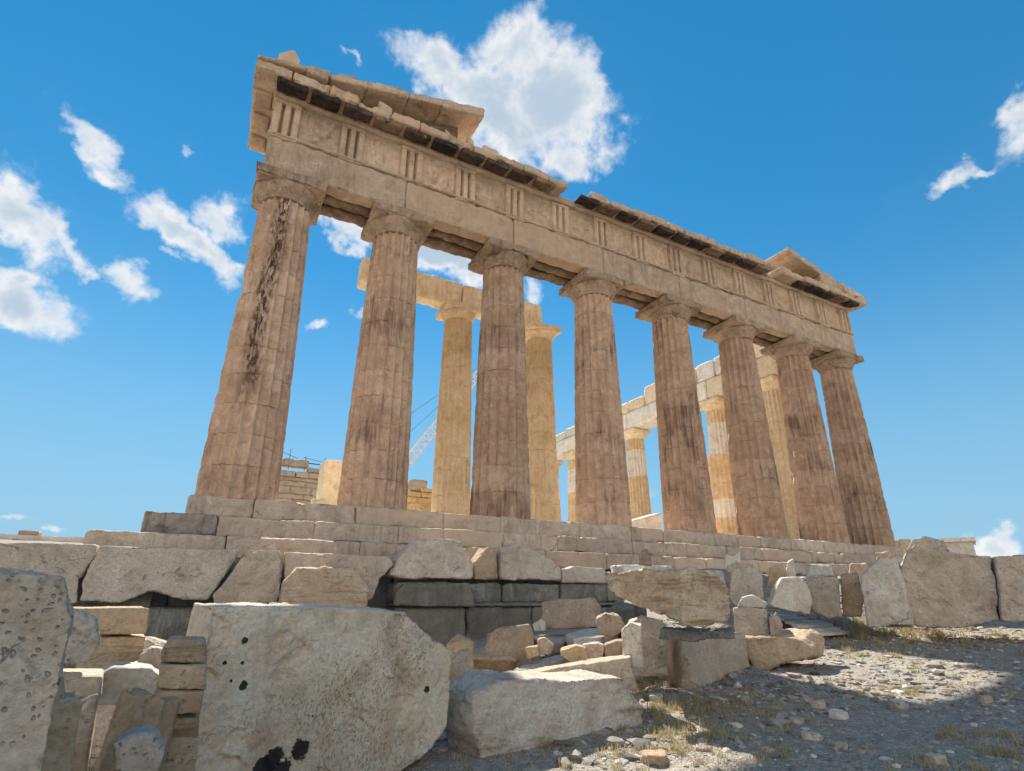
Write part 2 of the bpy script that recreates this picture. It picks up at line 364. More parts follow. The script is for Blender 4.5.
    if pits > 0:
        vo = g.n('ShaderNodeTexVoronoi', {'Vector': g.n('ShaderNodeMix', {'Factor': .12, 'A': Q, 'B': g.n('ShaderNodeTexNoise', {'Vector': Q, 'Scale': 5.}).outputs[1]}, data_type='VECTOR').outputs[1], 'Scale': pits_scale*grain, 'Randomness': 1.})
        pk = g.rng(g.m('ADD', vo.outputs['Distance'], g.m('MULTIPLY', g.m('SUBTRACT', fine, .5), .5)), .30, .12)
        pk = g.m('MULTIPLY', pk, g.rng(mid, .42, .6))
        hgt = g.m('SUBTRACT', hgt, g.m('MULTIPLY', pk, pits))
        col = g.mix(g.m('MULTIPLY', pk, .30*min(1, pits*1.6)), col, rgba(stain))
    vv = g.m('ADD', 1-vary, g.m('MULTIPLY', rnd, 2*vary))
    if island > 0:
        ri = g.n('ShaderNodeNewGeometry').outputs['Random Per Island']; vv = g.m('MULTIPLY', vv, g.m('ADD', 1-island, g.m('MULTIPLY', ri, 2*island)))
        col = g.mix(g.m('MULTIPLY', g.m('GREATER_THAN', g.m('FRACT', g.m('MULTIPLY', ri, 7.3)), .72), .45), col, g.mix(.5, rgba(dark), rgba((light[0]*.95, light[1]*.8, light[2]*.66))))
    hsv = g.n('ShaderNodeHueSaturation', {'Color': col, 'Value': vv, 'Hue': .5, 'Saturation': 1.})
    bp = g.n('ShaderNodeBump', {'Strength': min(1., bump*1.25), 'Distance': .06, 'Height': hgt})
    bs = g.n('ShaderNodeBsdfPrincipled', {'Base Color': hsv.outputs[0], 'Roughness': rough, 'Normal': bp.outputs[0], 'Specular IOR Level': .25})
    out = g.n('ShaderNodeOutputMaterial', {'Surface': bs.outputs[0]})
    return m
def plain(name, c, rough=.6, metal=0., var=.25, sc=6.):
    m, t = newmat(name); g = NG(t); P = g.n('ShaderNodeTexCoord').outputs['Object']
    n = g.noise(P, sc, 6, .65)
    col = g.mix(g.rng(n, .35, .68), rgba(tuple(x*(1-var) for x in c)), rgba(tuple(min(1, x*(1+var*.5)) for x in c)))
    bp = g.n('ShaderNodeBump', {'Strength': .25, 'Distance': .01, 'Height': n})
    bs = g.n('ShaderNodeBsdfPrincipled', {'Base Color': col, 'Roughness': rough, 'Metallic': metal, 'Normal': bp.outputs[0]})
    g.n('ShaderNodeOutputMaterial', {'Surface': bs.outputs[0]}); return m

PINK = ((.71, .50, .35), (.52, .345, .235))
M = {}
M['column'] = stone('weathered_marble', *PINK, stain=(.10, .055, .045), stain_amt=.45, streak=.75, bump=.6, rust=.45, pits=.25, drum_h=.861)
M['column_stained'] = stone('stained_marble', *PINK, stain=(.10, .055, .045), stain_amt=.4, streak=.45, bump=.6, rust=.35, pits=.25, band=(-.36, .34, 1.6, 9.2, .028), drum_h=.861)
M['honey'] = stone('honey_marble', (.90, .76, .54), (.83, .64, .41), stain=(.30, .15, .06), stain_amt=.35, streak=.3, bump=.3, rust=.35, pits=.1)
M['honey_patched'] = stone('patched_honey_marble', (.90, .74, .51), (.80, .60, .37), stain=(.30, .15, .06), stain_amt=.4, streak=.35, bump=.3, rust=.4, pits=.1,
                           drums=[(3.6, 4.7, (.80, .62, .38)), (7.2, 11, (.80, .60, .34))])
M['restored'] = stone('restored_marble', (.84, .64, .40), (.70, .49, .28), stain=(.34, .22, .13), stain_amt=.3, streak=.2, bump=.25, rust=.3, pits=.1, drums=[(1.0, 2.0, (.88, .84, .76)), (6.4, 8.6, (.88, .85, .78))])
M['new_marble'] = stone('new_marble', (.82, .77, .68), (.72, .64, .52), stain=(.4, .3, .2), stain_amt=.15, bump=.15, pits=.05, island=0.06)
M['entab'] = stone('entablature_marble', (.72, .545, .385), (.56, .40, .275), stain=(.11, .065, .05), stain_amt=.42, streak=.3, bump=.5, rust=.3, pits=.3, island=0.06)
M['soffit'] = stone('sooty_shade_marble', (.42, .29, .18), (.16, .11, .08), stain=(.03, .025, .022), stain_amt=.8, streak=0, black=.45, bump=.5, rust=.4, pits=.3, grain=1.2)  # sooty mutules; on the tympanum this dark tone paints in cavity shade
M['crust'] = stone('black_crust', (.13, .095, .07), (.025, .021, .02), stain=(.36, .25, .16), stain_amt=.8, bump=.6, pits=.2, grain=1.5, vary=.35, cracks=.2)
M['capital'] = stone('capital_marble', (.60, .44, .31), (.42, .29, .195), stain=(.05, .035, .03), stain_amt=.75, streak=.45, black=.32, bump=.7, rust=.35, pits=.3, grain=1.5)
M['black_step'] = stone('blackened_marble', (.46, .39, .32), (.27, .23, .19), stain=(.03, .028, .026), stain_amt=.8, streak=.6, black=.5, bump=.6, pits=.3)
M['step'] = stone('step_marble', (.72, .575, .44), (.57, .44, .33), stain=(.08, .065, .055), stain_amt=.5, streak=.25, black=.05, bump=.5, rust=.25, pits=.25, island=0.14)
M['foundation'] = stone('foundation_limestone', (.30, .285, .25), (.15, .145, .13), stain=(.03, .033, .035), stain_amt=.7, streak=.5, black=.30, bump=.7, pits=.4, island=0.2)
M['block'] = stone('block_marble', (.72, .58, .44), (.57, .45, .335), stain=(.09, .075, .06), stain_amt=.5, streak=.0, black=.04, bump=.7, rust=.2, pits=.35)
M['grey_block'] = stone('grey_block_marble', (.72, .61, .49), (.55, .46, .365), stain=(.09, .08, .075), stain_amt=.55, black=.08, bump=.75, rust=.1, pits=.4)
M['pocked'] = stone('pocked_marble', (.86, .75, .61), (.73, .62, .49), stain=(.12, .085, .07), stain_amt=.6, black=.05, bump=.9, rust=.15, pits=.45, pits_scale=40)
M['banded'] = stone('banded_marble', (.72, .57, .40), (.58, .43, .29), stain=(.10, .06, .04), stain_amt=.4, bump=.9, rust=.35, strata=(1.1, 1.1, 13.), pits=.2)
M['striated'] = stone('striated_marble', (.82, .73, .61), (.67, .58, .475), stain=(.10, .085, .075), stain_amt=.5, black=.05, bump=.9, strata=(.9, .9, 4.5), pits=.35, pits_scale=45, rust=.1, cracks=.25)
M['warm'] = stone('warm_marble', (.64, .485, .32), (.50, .355, .22), stain=(.16, .10, .06), stain_amt=.45, bump=.6, rust=.4, pits=.3)
M['brown'] = stone('brown_marble', (.52, .40, .30), (.39, .29, .215), stain=(.10, .06, .045), stain_amt=.4, bump=.6, rust=.4, pits=.3)
M['white'] = stone('white_marble', (.76, .70, .60), (.62, .55, .45), stain=(.25, .20, .15), stain_amt=.3, bump=.5, pits=.25)
M['ruin'] = stone('ruin_limestone', (.58, .46, .34), (.44, .34, .25), stain=(.10, .075, .05), stain_amt=.7, bump=.8, rust=.3, pits=.4, grain=.7, island=0.2)
M['golden_ruin'] = stone('golden_ruin_marble', (.72, .50, .25), (.58, .36, .16), stain=(.16, .09, .05), stain_amt=.6, bump=.8, rust=.4, pits=.3, grain=.7, island=0.15)
M['wood'] = stone('grey_plank', (.72, .67, .60), (.58, .53, .47), stain=(.10, .09, .08), stain_amt=.4, bump=.3, pits=0, strata=(.6, 30, 30))
M['dark_wood'] = plain('dark_timber', (.05, .045, .045), .7)
M['iron'] = plain('dark_iron', (.10, .10, .11), .5, .6)
M['crane_red'] = plain('faded_red_paint', (.80, .71, .68), .5)
M['crane_cab'] = plain('white_paint', (.75, .74, .72), .4)
M['cable'] = plain('steel_cable', (.25, .26, .28), .5, .5)

# ------------------------------------------------------------------ setting: ground and terrace
def polar_ground():
    az = np.concatenate([np.linspace(rad(-30), rad(80), 330), np.linspace(rad(80), rad(330), 70)[1:-1]])
    r = np.concatenate([np.geomspace(.6, 32, 230), np.geomspace(33, 3500, 40)])
    A, R_ = np.meshgrid(az, r)
    x = EYE[0]+R_*np.sin(A); y = EYE[1]+R_*np.cos(A)
    P = np.stack([x.ravel(), y.ravel(), np.zeros(x.size)], 1)
    z = gz(P[:, 0], P[:, 1])
    fade = np.clip(40/np.maximum(R_.ravel(), 1), 0, 1)
    z = z+(.05*fbm(P, .8, 4, 3)+.018*fbm(P, 7, 3, 5))*fade
    P[:, 2] = z
    n = len(az); F = []
    for i in range(len(r)-1):
        b = i*n
        for j in range(n): F.append((b+j, b+(j+1) % n, b+n+(j+1) % n, b+n+j))
    c = len(P); P = np.vstack([P, [[EYE[0], EYE[1], gz(EYE[0], EYE[1])]]])
    F += [(c, (j+1) % n, j) for j in range(n)]
    return P, [f[::-1] for f in F]
m, t = newmat('gravelly_soil'); g = NG(t)
P_ = g.n('ShaderNodeNewGeometry').outputs['Position']
a = g.noise(P_, .55, 6, .6, .3); b = g.noise(P_, 9, 8, .7); vo = g.n('ShaderNodeTexVoronoi', {'Vector': P_, 'Scale': 26.}); vo2 = g.n('ShaderNodeTexVoronoi', {'Vector': P_, 'Scale': 70.})
c = g.mix(g.rng(b, .35, .65), rgba((.27, .24, .205)), rgba((.44, .395, .335)))
c = g.mix(g.rng(a, .5, .62, 0, .7), c, rgba((.36, .30, .22)))
sep = g.n('ShaderNodeSeparateColor', {'Color': vo.outputs['Color']})
c = g.mix(g.m('MULTIPLY', g.rng(vo.outputs['Distance'], .42, .30), g.rng(sep.outputs[0], .45, .6)), c, g.mix(sep.outputs[1], rgba((.30, .27, .23)), rgba((.58, .53, .46))))
c = g.mix(g.rng(vo2.outputs['Distance'], .5, .7, 0, .5), c, rgba((.13, .105, .085)))
hh = g.m('SUBTRACT', g.m('ADD', g.m('MULTIPLY', b, .5), g.m('MULTIPLY', a, .3)), g.m('ADD', g.m('MULTIPLY', vo.outputs['Distance'], .5), g.m('MULTIPLY', vo2.outputs['Distance'], .3)))
bs = g.n('ShaderNodeBsdfPrincipled', {'Base Color': c, 'Roughness': .95, 'Specular IOR Level': .15, 'Normal': g.n('ShaderNodeBump', {'Strength': .8, 'Distance': .04, 'Height': hh}).outputs[0]})
g.n('ShaderNodeOutputMaterial', {'Surface': bs.outputs[0]}); M['soil'] = m
V, F = polar_ground(); tag(mesh_obj('ground', V, F, M['soil']), kind='structure')
xs = np.concatenate([[-120, -60, -30, -18], np.linspace(-12, -1.3, 40)]); ys = np.concatenate([np.linspace(-2.9, 8, 40), [12, 20, 40, 90]])
X_, Y_ = np.meshgrid(xs, ys); Z_ = np.interp(Y_, [-2.9, 5.6, 6.2, 90], [-1.47, -.86, -.80, -1.0])
PT = np.stack([X_.ravel(), Y_.ravel(), Z_.ravel()], 1); PT[:, 2] += .04*fbm(PT, 1.2, 4, 8)
nx = len(xs); FT = [(j*nx+i, j*nx+i+1, (j+1)*nx+i+1, (j+1)*nx+i) for j in range(len(ys)-1) for i in range(nx-1)]
nb = len(PT); PT = np.vstack([PT, [(x, -2.9, -4) for x in xs], [(-1.3, y, -4) for y in ys]])
FT += [(i, nb+i, nb+i+1, i+1) for i in range(nx-1)]
FT += [(j*nx+nx-1, nb+nx+j, nb+nx+j+1, (j+1)*nx+nx-1) for j in range(len(ys)-1)]
tag(mesh_obj('terrace', PT, FT, M['soil']), kind='structure')

# ------------------------------------------------------------------ the temple
XC = [0.]
for s in [3.68]+[4.296]*5+[3.68]: XC.append(XC[-1]+s)
XE = XC[-1]; ZA, ZT, ZF, ZK = 10.27, 11.66, 13.06, 13.64
temple = empty('ruined_temple', (14.42, 0, 0), 'ruined ancient marble temple with eight fluted columns in front, on stone steps', 'temple')
def part(name, V, F, mat, parent=temple, loc=None, label=None, **k):
    o = mesh_obj(name, V, F, mat, parent, loc if loc is not None else tuple(np.asarray(V).mean(0)), **k)
    if label: o['label'] = label
    return o
def shaft(x, y, z0, hs, rb, rt, seed, damage=1., nr=92, nf=20, sub=7, kill=None):
    th = np.arange(nf*sub)/(nf*sub)*2*np.pi+.5*np.pi/nf
    jz = [hs*k/11 for k in range(1, 11) if hs > 6 or k % 2]; z = [v for v in np.linspace(0, hs, nr) if all(abs(v-j) > .03 for j in jz)]
    z = np.array(sorted(z+jz+[j-.014 for j in jz]+[j+.014 for j in jz])); nr = len(z)
    TH, ZZ = np.meshgrid(th, z)
    s = ZZ/hs; R_ = rb+(rt-rb)*s+.018*np.sin(np.pi*s)
    ph = (np.arange(nf*sub) % sub)/sub; fl = 1-(2*ph-1)**2
    P = np.stack([np.cos(TH)*R_, np.sin(TH)*R_, ZZ], -1).reshape(-1, 3); Q = P+np.array([x*3.1, y*2.7, seed*5.])
    dmg = np.clip(fbm(Q, 1.5, 4, seed)*1.6-.34/damage+.12*(s.ravel()-.3), 0, 1)              # broken patches where flutes are lost
    arr = np.clip(fbm(Q*np.array([1, 1, 1.]), 4.5, 4, seed+5)*1.5, 0, 1)*.035*damage
    depth = .104*(rb/.95)
    r0 = R_.ravel(); f = np.tile(fl, nr)
    r = r0-depth*f*(1-.75*np.clip(dmg*2.2, 0, 1))-arr*(1-f)-np.clip(dmg, 0, .6)*.065*damage
    r += .006*fbm(Q, 9, 3, seed+11)
    jd = np.abs(ZZ.ravel()[:, None]-np.array(jz)[None]).min(1); r -= np.where(jd < .004, .035*np.clip(.5+1.2*fbm(Q, 2.3, 3, seed+15), .1, 1), 0)+np.where(jd < .02, .02*np.clip(fbm(Q, 3.1, 3, seed+16)*2, 0, 1), 0)
    V = np.stack([np.cos(TH).ravel()*r+x, np.sin(TH).ravel()*r+y, ZZ.ravel()+z0], 1)
    n = nf*sub; F = [(i*n+j, i*n+(j+1) % n, (i+1)*n+(j+1) % n, (i+1)*n+j) for i in range(nr-1) for j in range(n)]
    F += [tuple(range(n))[::-1], tuple(range((nr-1)*n, nr*n))]
    return V, F
def capital(x, y, zt, rb, rt, seed, wear=1.):
    k = rb/.95; ha, he = .36*k, .44*k; hw = .97*k
    b = MB()
    V, F = weather(*boxVF((-hw, -hw, zt-ha), (hw, hw, zt-.004)), voxel=.05, rough=.012, big=.02, chip=.19*wear, frac=.05, seed=seed)
    b.add(V+[x, y, 0], F)
    pr = [(rt*1.0, 0), (rt+.015, .02), (rt+.035, .06), (rt+.03, .075), (rt+.055, .1), (rt+.05, .115), (rt+.085, .16), (rt+.16, .25), (rt+.23, .34), (rt+.265, .41), (rt+.25, .46)]
    n = 56; VV = []
    for r, z in pr:
        r = rt+(r-rt)*(hw*.985-rt)/.265*1.0 if z > .12 else r
        for j in range(n): a_ = 2*np.pi*j/n; VV.append((math.cos(a_)*r, math.sin(a_)*r, zt-ha-he+z*k))
    VV = np.array(VV); rr = np.hypot(VV[:, 0], VV[:, 1]); q = VV+seed*3.7
    br = np.clip(fbm(q, 1.1, 4, seed+3)*2.0-.08/wear, 0, 1)*.40*wear+.035*np.clip(fbm(q, 4, 3, seed+4), 0, 1)
    sc = np.maximum(rr-br, rt*.93)/rr
    VV[:, 0] = VV[:, 0]*sc+x; VV[:, 1] = VV[:, 1]*sc+y
    FF = [(i*n+j, i*n+(j+1) % n, (i+1)*n+(j+1) % n, (i+1)*n+j) for i in range(len(pr)-1) for j in range(n)]+[tuple(range(n))[::-1], tuple(range((len(pr)-1)*n, len(pr)*n))]
    b.add(VV, FF); return b.arr()
def column(x, y, z0, h, rb, rt, seed, mat, cmat, label, damage=1., name='column', nr=92, sub=7, cap=True):
    k = rb/.95; hs = h-.80*k if cap else h
    V, F = shaft(x, y, z0, hs, rb, rt, seed, damage, nr, 20, sub)
    o = part(name, V, F, mat, loc=(x, y, z0), label=label, angle=38)
    if cap:
        V, F = capital(x, y, z0+h, rb, rt, seed+60, damage)
        part('capital', V, F, cmat, o, loc=(x, y, z0+hs), angle=50)
    return o
LAB = ['leftmost front column with a rough dark scar down its shaft', 'front column beside the leftmost one, pinkish and evenly fluted', 'front column with dark brown staining down its upper half',
       'front column in the middle with a rough upper shaft', 'fifth front column, evenly fluted', 'sixth front column with a thin sunlit edge', 'seventh front column with a bright sunlit edge', 'rightmost front column at the far corner']
DM = [1.15, .7, 1.15, .95, .75, .85, .9, 1.1]
for i, x in enumerate(XC):
    column(x, 0, -.03, ZA+.03, 1.03, .79, 11+7*i, M['column_stained'] if i == 0 else M['column'], M['capital'], LAB[i], DM[i])

# steps: three tiers of large blocks along the front and round the left corner
def tier(z1, z0, edge, depth, seed, x0, x1):
    b = MB(); first = MB(); r = random.Random(seed); x = x0
    while x < x1-.01:
        w = min(r.choice((1.3, 1.5, 1.9, 2.2, 2.6, 3.0)), x1-x)
        if x1-x-w < .6: w = x1-x
        jy = r.uniform(-.015, .03); jz = r.uniform(-.02, .004)
        V, F = weather(*boxVF((x+.001, edge+jy, z0+.002), (x+w-.001, edge+depth, z1+jz)), voxel=.045 if x < 12 else .075, rough=.012, big=.02, chip=.11, vert=.12, frac=.02, seed=seed*50+int(x*3))
        (b if x > x0 else first).add(V, F); x += w
    y = edge+depth
    while y < 14:
        w = r.uniform(1.3, 2.2)
        V, F = weather(*boxVF((x0+r.uniform(0, .03), y+.006, z0+.002), (x0+depth, y+w, z1)), voxel=.1, rough=.01, big=.012, chip=.05, seed=seed*70+int(y*3)); first.add(V, F); y += w
    return b.arr(), first.arr()
for k, (z1, z0, e, dp, x0) in enumerate([(0, -.55, -1.02, .95, -1.10), (-.55, -1.07, -1.72, .75, -1.86), (-1.07, -1.59, -2.42, .75, -2.72)]):
    (V, F), (V1, F1) = tier(z1, z0, e, dp, 3+k, x0, 29.86+.7*k)
    so_ = part('step', V, F, M['step']); part('corner_block', V1, F1, M['black_step'] if k == 1 else M['step'], so_, label='blackened left end block of a step' if k == 1 else None)
part('temple_floor', *boxVF((-.9, -.15, -1.6), (29.7, 66, -.015)), M['new_marble'], smooth=False)
b = MB(); b.box((2.6, 4.25, -.01), (27, 60, .35)); b.box((3.0, 4.6, .35), (26.4, 60, .7)); part('porch_step', *b.arr(), M['new_marble'], smooth=False)

# architrave: front beams, then two rows behind with dark gaps in the soffit
XB = [-.885]+XC[1:-1]+[XE+.885]
b = MB(); bb = MB()
for i in range(7):
    V, F = weather(*boxVF((XB[i]+.002, -.885, ZA), (XB[i+1]-.002, -.34, ZT-.12)), voxel=.05 if i < 4 else .07, rough=.012, big=.02, chip=.12, vert=.15, frac=.022, seed=200+i); b.add(V, F)
    for (y0, y1, dz) in ((-.26, .24, .03), (.33, .88, 0)):
        V, F = weather(*boxVF((XB[i]+.006, y0, ZA+dz), (XB[i+1]-.006, y1, ZT-.01)), voxel=.09, rough=.02, big=.05, chip=.12, seed=230+i+int(y1*10)); bb.add(V, F)
arch = part('architrave', *b.arr(), M['entab'])
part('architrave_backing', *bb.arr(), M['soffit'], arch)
TX = np.linspace(-.885+.4225, XE+.885-.4225, 15)
b = MB(); V, F = weather(*boxVF((-.95, -.945, ZT-.115), (XE+.95, -.5, ZT-.004)), voxel=.045, rough=.02, big=.02, chip=.09, seed=260); b.add(V, F)
for k, x in enumerate(TX):
    if k % 4 != 2:
        V, F = weather(*boxVF((x-.41, -.935, ZT-.20), (x+.41, -.80, ZT-.10)), voxel=.035, rough=.015, big=.02, chip=.06, seed=270+k); b.add(V, F)
part('taenia', *b.arr(), M['entab'], arch)
V, F = boxVF((-.70, -.62, ZT), (XE+.70, .55, ZF)); fr = part('frieze', V, F, M['entab'], smooth=False)
prof = [(-.4225, -.74), (-.385, -.885), (-.215, -.885), (-.145, -.67), (-.075, -.885), (.075, -.885), (.145, -.67), (.215, -.885), (.385, -.885), (.4225, -.74), (.4225, -.55), (-.4225, -.55)]
for k, x in enumerate(TX):
    b = MB(); nz_ = 22; n = len(prof); P = []
    for zz in np.linspace(ZT+.002, ZF-.16, nz_):
        for (px, py) in prof: P.append((x+px, py, zz))
    P = np.array(P); P[:, 1] += np.where(P[:, 1] < -.56, .05*np.clip(fbm(P, 2.2, 4, 300+k), -.1, 1)+.012*fbm(P, 9, 2, 310+k), 0)
    b.add(P, [(i*n+j, i*n+(j+1) % n, (i+1)*n+(j+1) % n, (i+1)*n+j) for i in range(nz_-1) for j in range(n)]+[tuple(range(n))[::-1], tuple(range((nz_-1)*n, nz_*n))])
    V, F = weather(*boxVF((x-.43, -.90, ZF-.158), (x+.43, -.55, ZF-.003)), voxel=.05, rough=.01, big=.01, chip=.05, seed=330+k); b.add(V, F)
    part('triglyph', *b.arr(), M['entab'], fr, smooth=False)
def figures(seed, w, h):
    """worn relief: a few soft body-like lumps"""
    r = random.Random(seed); L = []
    for _ in range(r.choice((2, 3, 3, 4))):
        cx, cz = r.uniform(-.32, .32)*w, r.uniform(-.3, .1)*h; a_ = r.uniform(-.7, .7)
        L.append((cx, cz, .10, .34, a_, r.uniform(.5, 1))); L.append((cx+.25*math.sin(a_), cz+.34, .09, .10, 0, r.uniform(.5, 1)))
        L.append((cx+r.uniform(-.25, .25), cz-.15, .22, .06, r.uniform(-.8, .8), .7))
    return L
for k in range(14):
    xa, xb = TX[k]+.42, TX[k+1]-.42; nn = 34; xm, zm = (xa+xb)/2, (ZT+ZF)/2; w, h = xb-xa, ZF-ZT
    gx, gzv = np.meshgrid(np.linspace(xa, xb, nn), np.linspace(ZT+.003, ZF-.003, nn)); P = np.stack([gx.ravel(), np.full(gx.size, -.735), gzv.ravel()], 1)
    rel = np.zeros(len(P))
    for (cx, cz, ra, rb_, a_, amp) in figures(400+k, w, h):
        dx = P[:, 0]-xm-cx; dz = P[:, 2]-zm-cz; p_ = (dx*math.cos(a_)-dz*math.sin(a_))/ra; q_ = (dx*math.sin(a_)+dz*math.cos(a_))/rb_
        rel = np.maximum(rel, amp*np.clip(1.15-(p_*p_+q_*q_), 0, .8))
    P[:, 1] -= .17*rel*np.clip(.75+.9*fbm(P, 3, 3, 410+k), .1, 1.3)+.022*fbm(P, 3.5, 4, 420+k)
    P[gzv.ravel() > ZF-.13, 1] = -.79
    Fm = [(j*nn+i, j*nn+i+1, (j+1)*nn+i+1, (j+1)*nn+i) for j in range(nn-1) for i in range(nn-1)]
    e = [0, nn-1, nn*nn-1, nn*nn-nn]; nb = len(P); P = np.vstack([P, [(P[i, 0], -.6, P[i, 2]) for i in e]])
    per = [list(range(nn)), [j*nn+nn-1 for j in range(nn)], list(range(nn*nn-1, nn*nn-nn-1, -1)), [j*nn for j in range(nn-1, -1, -1)]]
    for q_, row in enumerate(per): Fm.append(tuple(row[::-1]+[nb+q_, nb+(q_+1) % 4]))
    part('metope', P, Fm, M['entab'], fr, angle=60)

# cornice
b = MB(); r = random.Random(5); x = -1.62
while x < XE+1.6:
    w = r.uniform(.95, 1.2); x1 = min(x+w, XE+1.62); y0 = -1.62+r.uniform(-.03, .05); zt = ZK+r.uniform(-.05, .03); zb = 13.27
    if 10.05 < x+.5*w < 10.95: y0 = -.92; zt = 13.42
    if 22.75 < x+.5*w < 24.1: y0 = -.98; zt = 13.5
    if x < 10: x1 = min(x1, 10.12) if x < 10.05 else x1
    V, F = weather(*boxVF((x+.005, y0, zb), (x1-.005, -.15, zt)), voxel=.06, rough=.016, big=.03, chip=.17, seed=500+int(x*7), vert=.5, frac=.035); b.add(V, F); x = x1
V, F = weather(*boxVF((-.98, -.97, ZF+.003), (XE+.98, -.2, 13.275)), voxel=.06, rough=.012, big=.02, chip=.05, seed=560); b.add(V, F)
V, F = weather(*boxVF((-1.60, -.14, 13.27), (-.2, 2.35, ZK)), voxel=.07, rough=.014, big=.025, chip=.1, seed=561); b.add(V, F)
V, F = weather(*boxVF((-.97, -.19, ZF+.003), (-.2, 2.25, 13.275)), voxel=.08, rough=.012, big=.02, chip=.05, seed=562); b.add(V, F)
cor = part('cornice', *b.arr(), M['entab'])
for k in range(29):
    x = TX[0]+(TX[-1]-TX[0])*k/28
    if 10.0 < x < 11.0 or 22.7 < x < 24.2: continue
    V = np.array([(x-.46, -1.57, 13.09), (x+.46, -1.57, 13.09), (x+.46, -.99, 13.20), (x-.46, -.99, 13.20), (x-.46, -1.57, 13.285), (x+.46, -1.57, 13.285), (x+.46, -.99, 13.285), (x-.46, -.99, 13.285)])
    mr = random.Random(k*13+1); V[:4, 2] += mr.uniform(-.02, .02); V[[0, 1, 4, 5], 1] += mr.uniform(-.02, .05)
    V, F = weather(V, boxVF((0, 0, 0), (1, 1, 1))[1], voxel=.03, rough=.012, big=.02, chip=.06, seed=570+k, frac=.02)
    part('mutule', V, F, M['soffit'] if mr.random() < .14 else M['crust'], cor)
for y in (-.35, .72, 1.78):
    V = np.array([(-1.54, y-.38, 13.12), (-.99, y-.38, 13.20), (-.99, y+.38, 13.20), (-1.54, y+.38, 13.12), (-1.54, y-.38, 13.285), (-.99, y-.38, 13.285), (-.99, y+.38, 13.285), (-1.54, y+.38, 13.285)])
    V, F = weather(V, boxVF((0, 0, 0), (1, 1, 1))[1], voxel=.04, rough=.01, big=.015, chip=.04, seed=600+int(y*9)); part('mutule', V, F, M['entab'], cor)
# short return of the entablature on the left flank
b = MB(); V, F = weather(*boxVF((-.885, .9, ZA), (.88, 2.3, ZT)), voxel=.1, rough=.015, big=.04, chip=.1, seed=610); b.add(V, F)
V, F = weather(*boxVF((-.87, .57, ZT+.003), (.6, 2.2, ZF)), voxel=.1, rough=.015, big=.04, chip=.1, seed=611); b.add(V, F); part('entablature_return', *b.arr(), M['entab'])

# what is left of the pediment
def rake(x0, x1, zb0, zb1, zt0, zt1, y0, y1, seed, name='raking_cornice', chip=.1, mat='entab', label=None, skew=0.):
    Vb = np.array([(x0, y0, zb0), (x1, y0, zb1), (x1-skew, y1, zb1), (x0, y1, zb0), (x0, y0, zt0), (x1, y0, zt1), (x1-skew, y1, zt1), (x0, y1, zt0)])
    V, F = weather(Vb, boxVF((0, 0, 0), (1, 1, 1))[1], voxel=.055, rough=.014, big=.025, chip=chip, seed=seed)
    return part(name, V, F, M[mat], label=label)
def zt(x): return 13.80+(x+1.5)*.222
for k, (a_, c_, th, y0) in enumerate([(-1.58, .62, .22, -1.60), (.60, 1.86, .28, -1.54), (1.84, 3.33, .32, -1.60), (3.31, 4.62, .30, -1.56), (4.60, 6.30, .38, -1.60)]):
    rake(a_, c_, max(ZK+.01, zt(a_)-th), max(ZK+.01, zt(c_)-th), zt(a_)+(0, -.05, .03, -.04, .02)[k], zt(c_)+(0, .02, -.03, .03, .02)[k], y0, .25, 700+k, chip=.10)
for k_, (xa_, xb_, h_) in enumerate([(.75, 1.45, .15), (2.5, 3.15, .17), (3.6, 4.0, .10), (4.9, 5.6, .13)]):
    rake(xa_, xb_, zt(xa_)-.10, zt(xb_)-.10, zt(xa_)+h_*.6, zt(xb_)+h_, -1.5, -.4, 780+k_, 'pediment_fragment', .18)
rake(1.15, 5.55, ZK+.01, ZK+.01, ZK+.03, zt(5.55)-.34, -.75, .2, 720, 'tympanum', .12, 'soffit')  # dark colour stands in for the shade in the cavity under the raking slabs
rake(6.45, 7.15, ZK+.01, ZK+.01, 14.22, 14.12, -1.2, -.3, 721, 'pediment_fragment', .12, label='small square block left on the cornice')
rake(3.3, 3.75, ZK+.01, ZK+.01, 14.02, 13.86, -1.1, -.6, 722, 'pediment_fragment', .1)
rake(4.9, 5.45, ZK+.01, ZK+.01, 14.25, 13.9, -1.15, -.6, 723, 'pediment_fragment', .1)
rake(-.1, .55, ZK+.10, ZK+.10, 14.05, 14.16, -1.70, -1.3, 724, 'pediment_fragment', .1)
V, F = weather(*prism([(-.98, -1.45, 13.85), (-.42, -1.45, 13.9), (-.40, -1.45, 14.45), (-.58, -1.45, 14.68), (-.76, -1.45, 14.58), (-1.04, -1.45, 14.26)], [(-.98, -1.0, 13.85), (-.42, -1.0, 13.9), (-.40, -1.0, 14.45), (-.58, -1.0, 14.68), (-.76, -1.0, 14.58), (-1.04, -1.0, 14.26)]), voxel=.04, rough=.015, big=.04, chip=.06, seed=730)
part('corner_ornament', V, F, M['entab'], label='worn lump of the corner ornament')
def zr(x): return 13.86+(30.4-x)*.205
rake(28.55, 30.40, ZK+.01, ZK+.01, zr(28.55), zr(30.4), -1.58, .2, 740)
rake(26.6, 28.5, ZK+.05, ZK+.01, zr(26.6), zr(28.5), -1.5, .2, 741, chip=.15)
rake(24.0, 26.5, zr(24.)-.34, zr(26.5)-.5, zr(24.)-.08, zr(26.5)-.05, -1.60, .2, 742, skew=-.2)
rake(24.6, 27.0, ZK+.01, ZK+.01, 14.3, 14.2, -.4, .1, 743, 'tympanum', .12, 'soffit')  # right end likewise: cavity shade painted by the dark marble
rake(23.35, 24.15, 13.3, 13.3, 13.75, 13.72, -1.55, -.4, 744, 'pediment_fragment', .1)
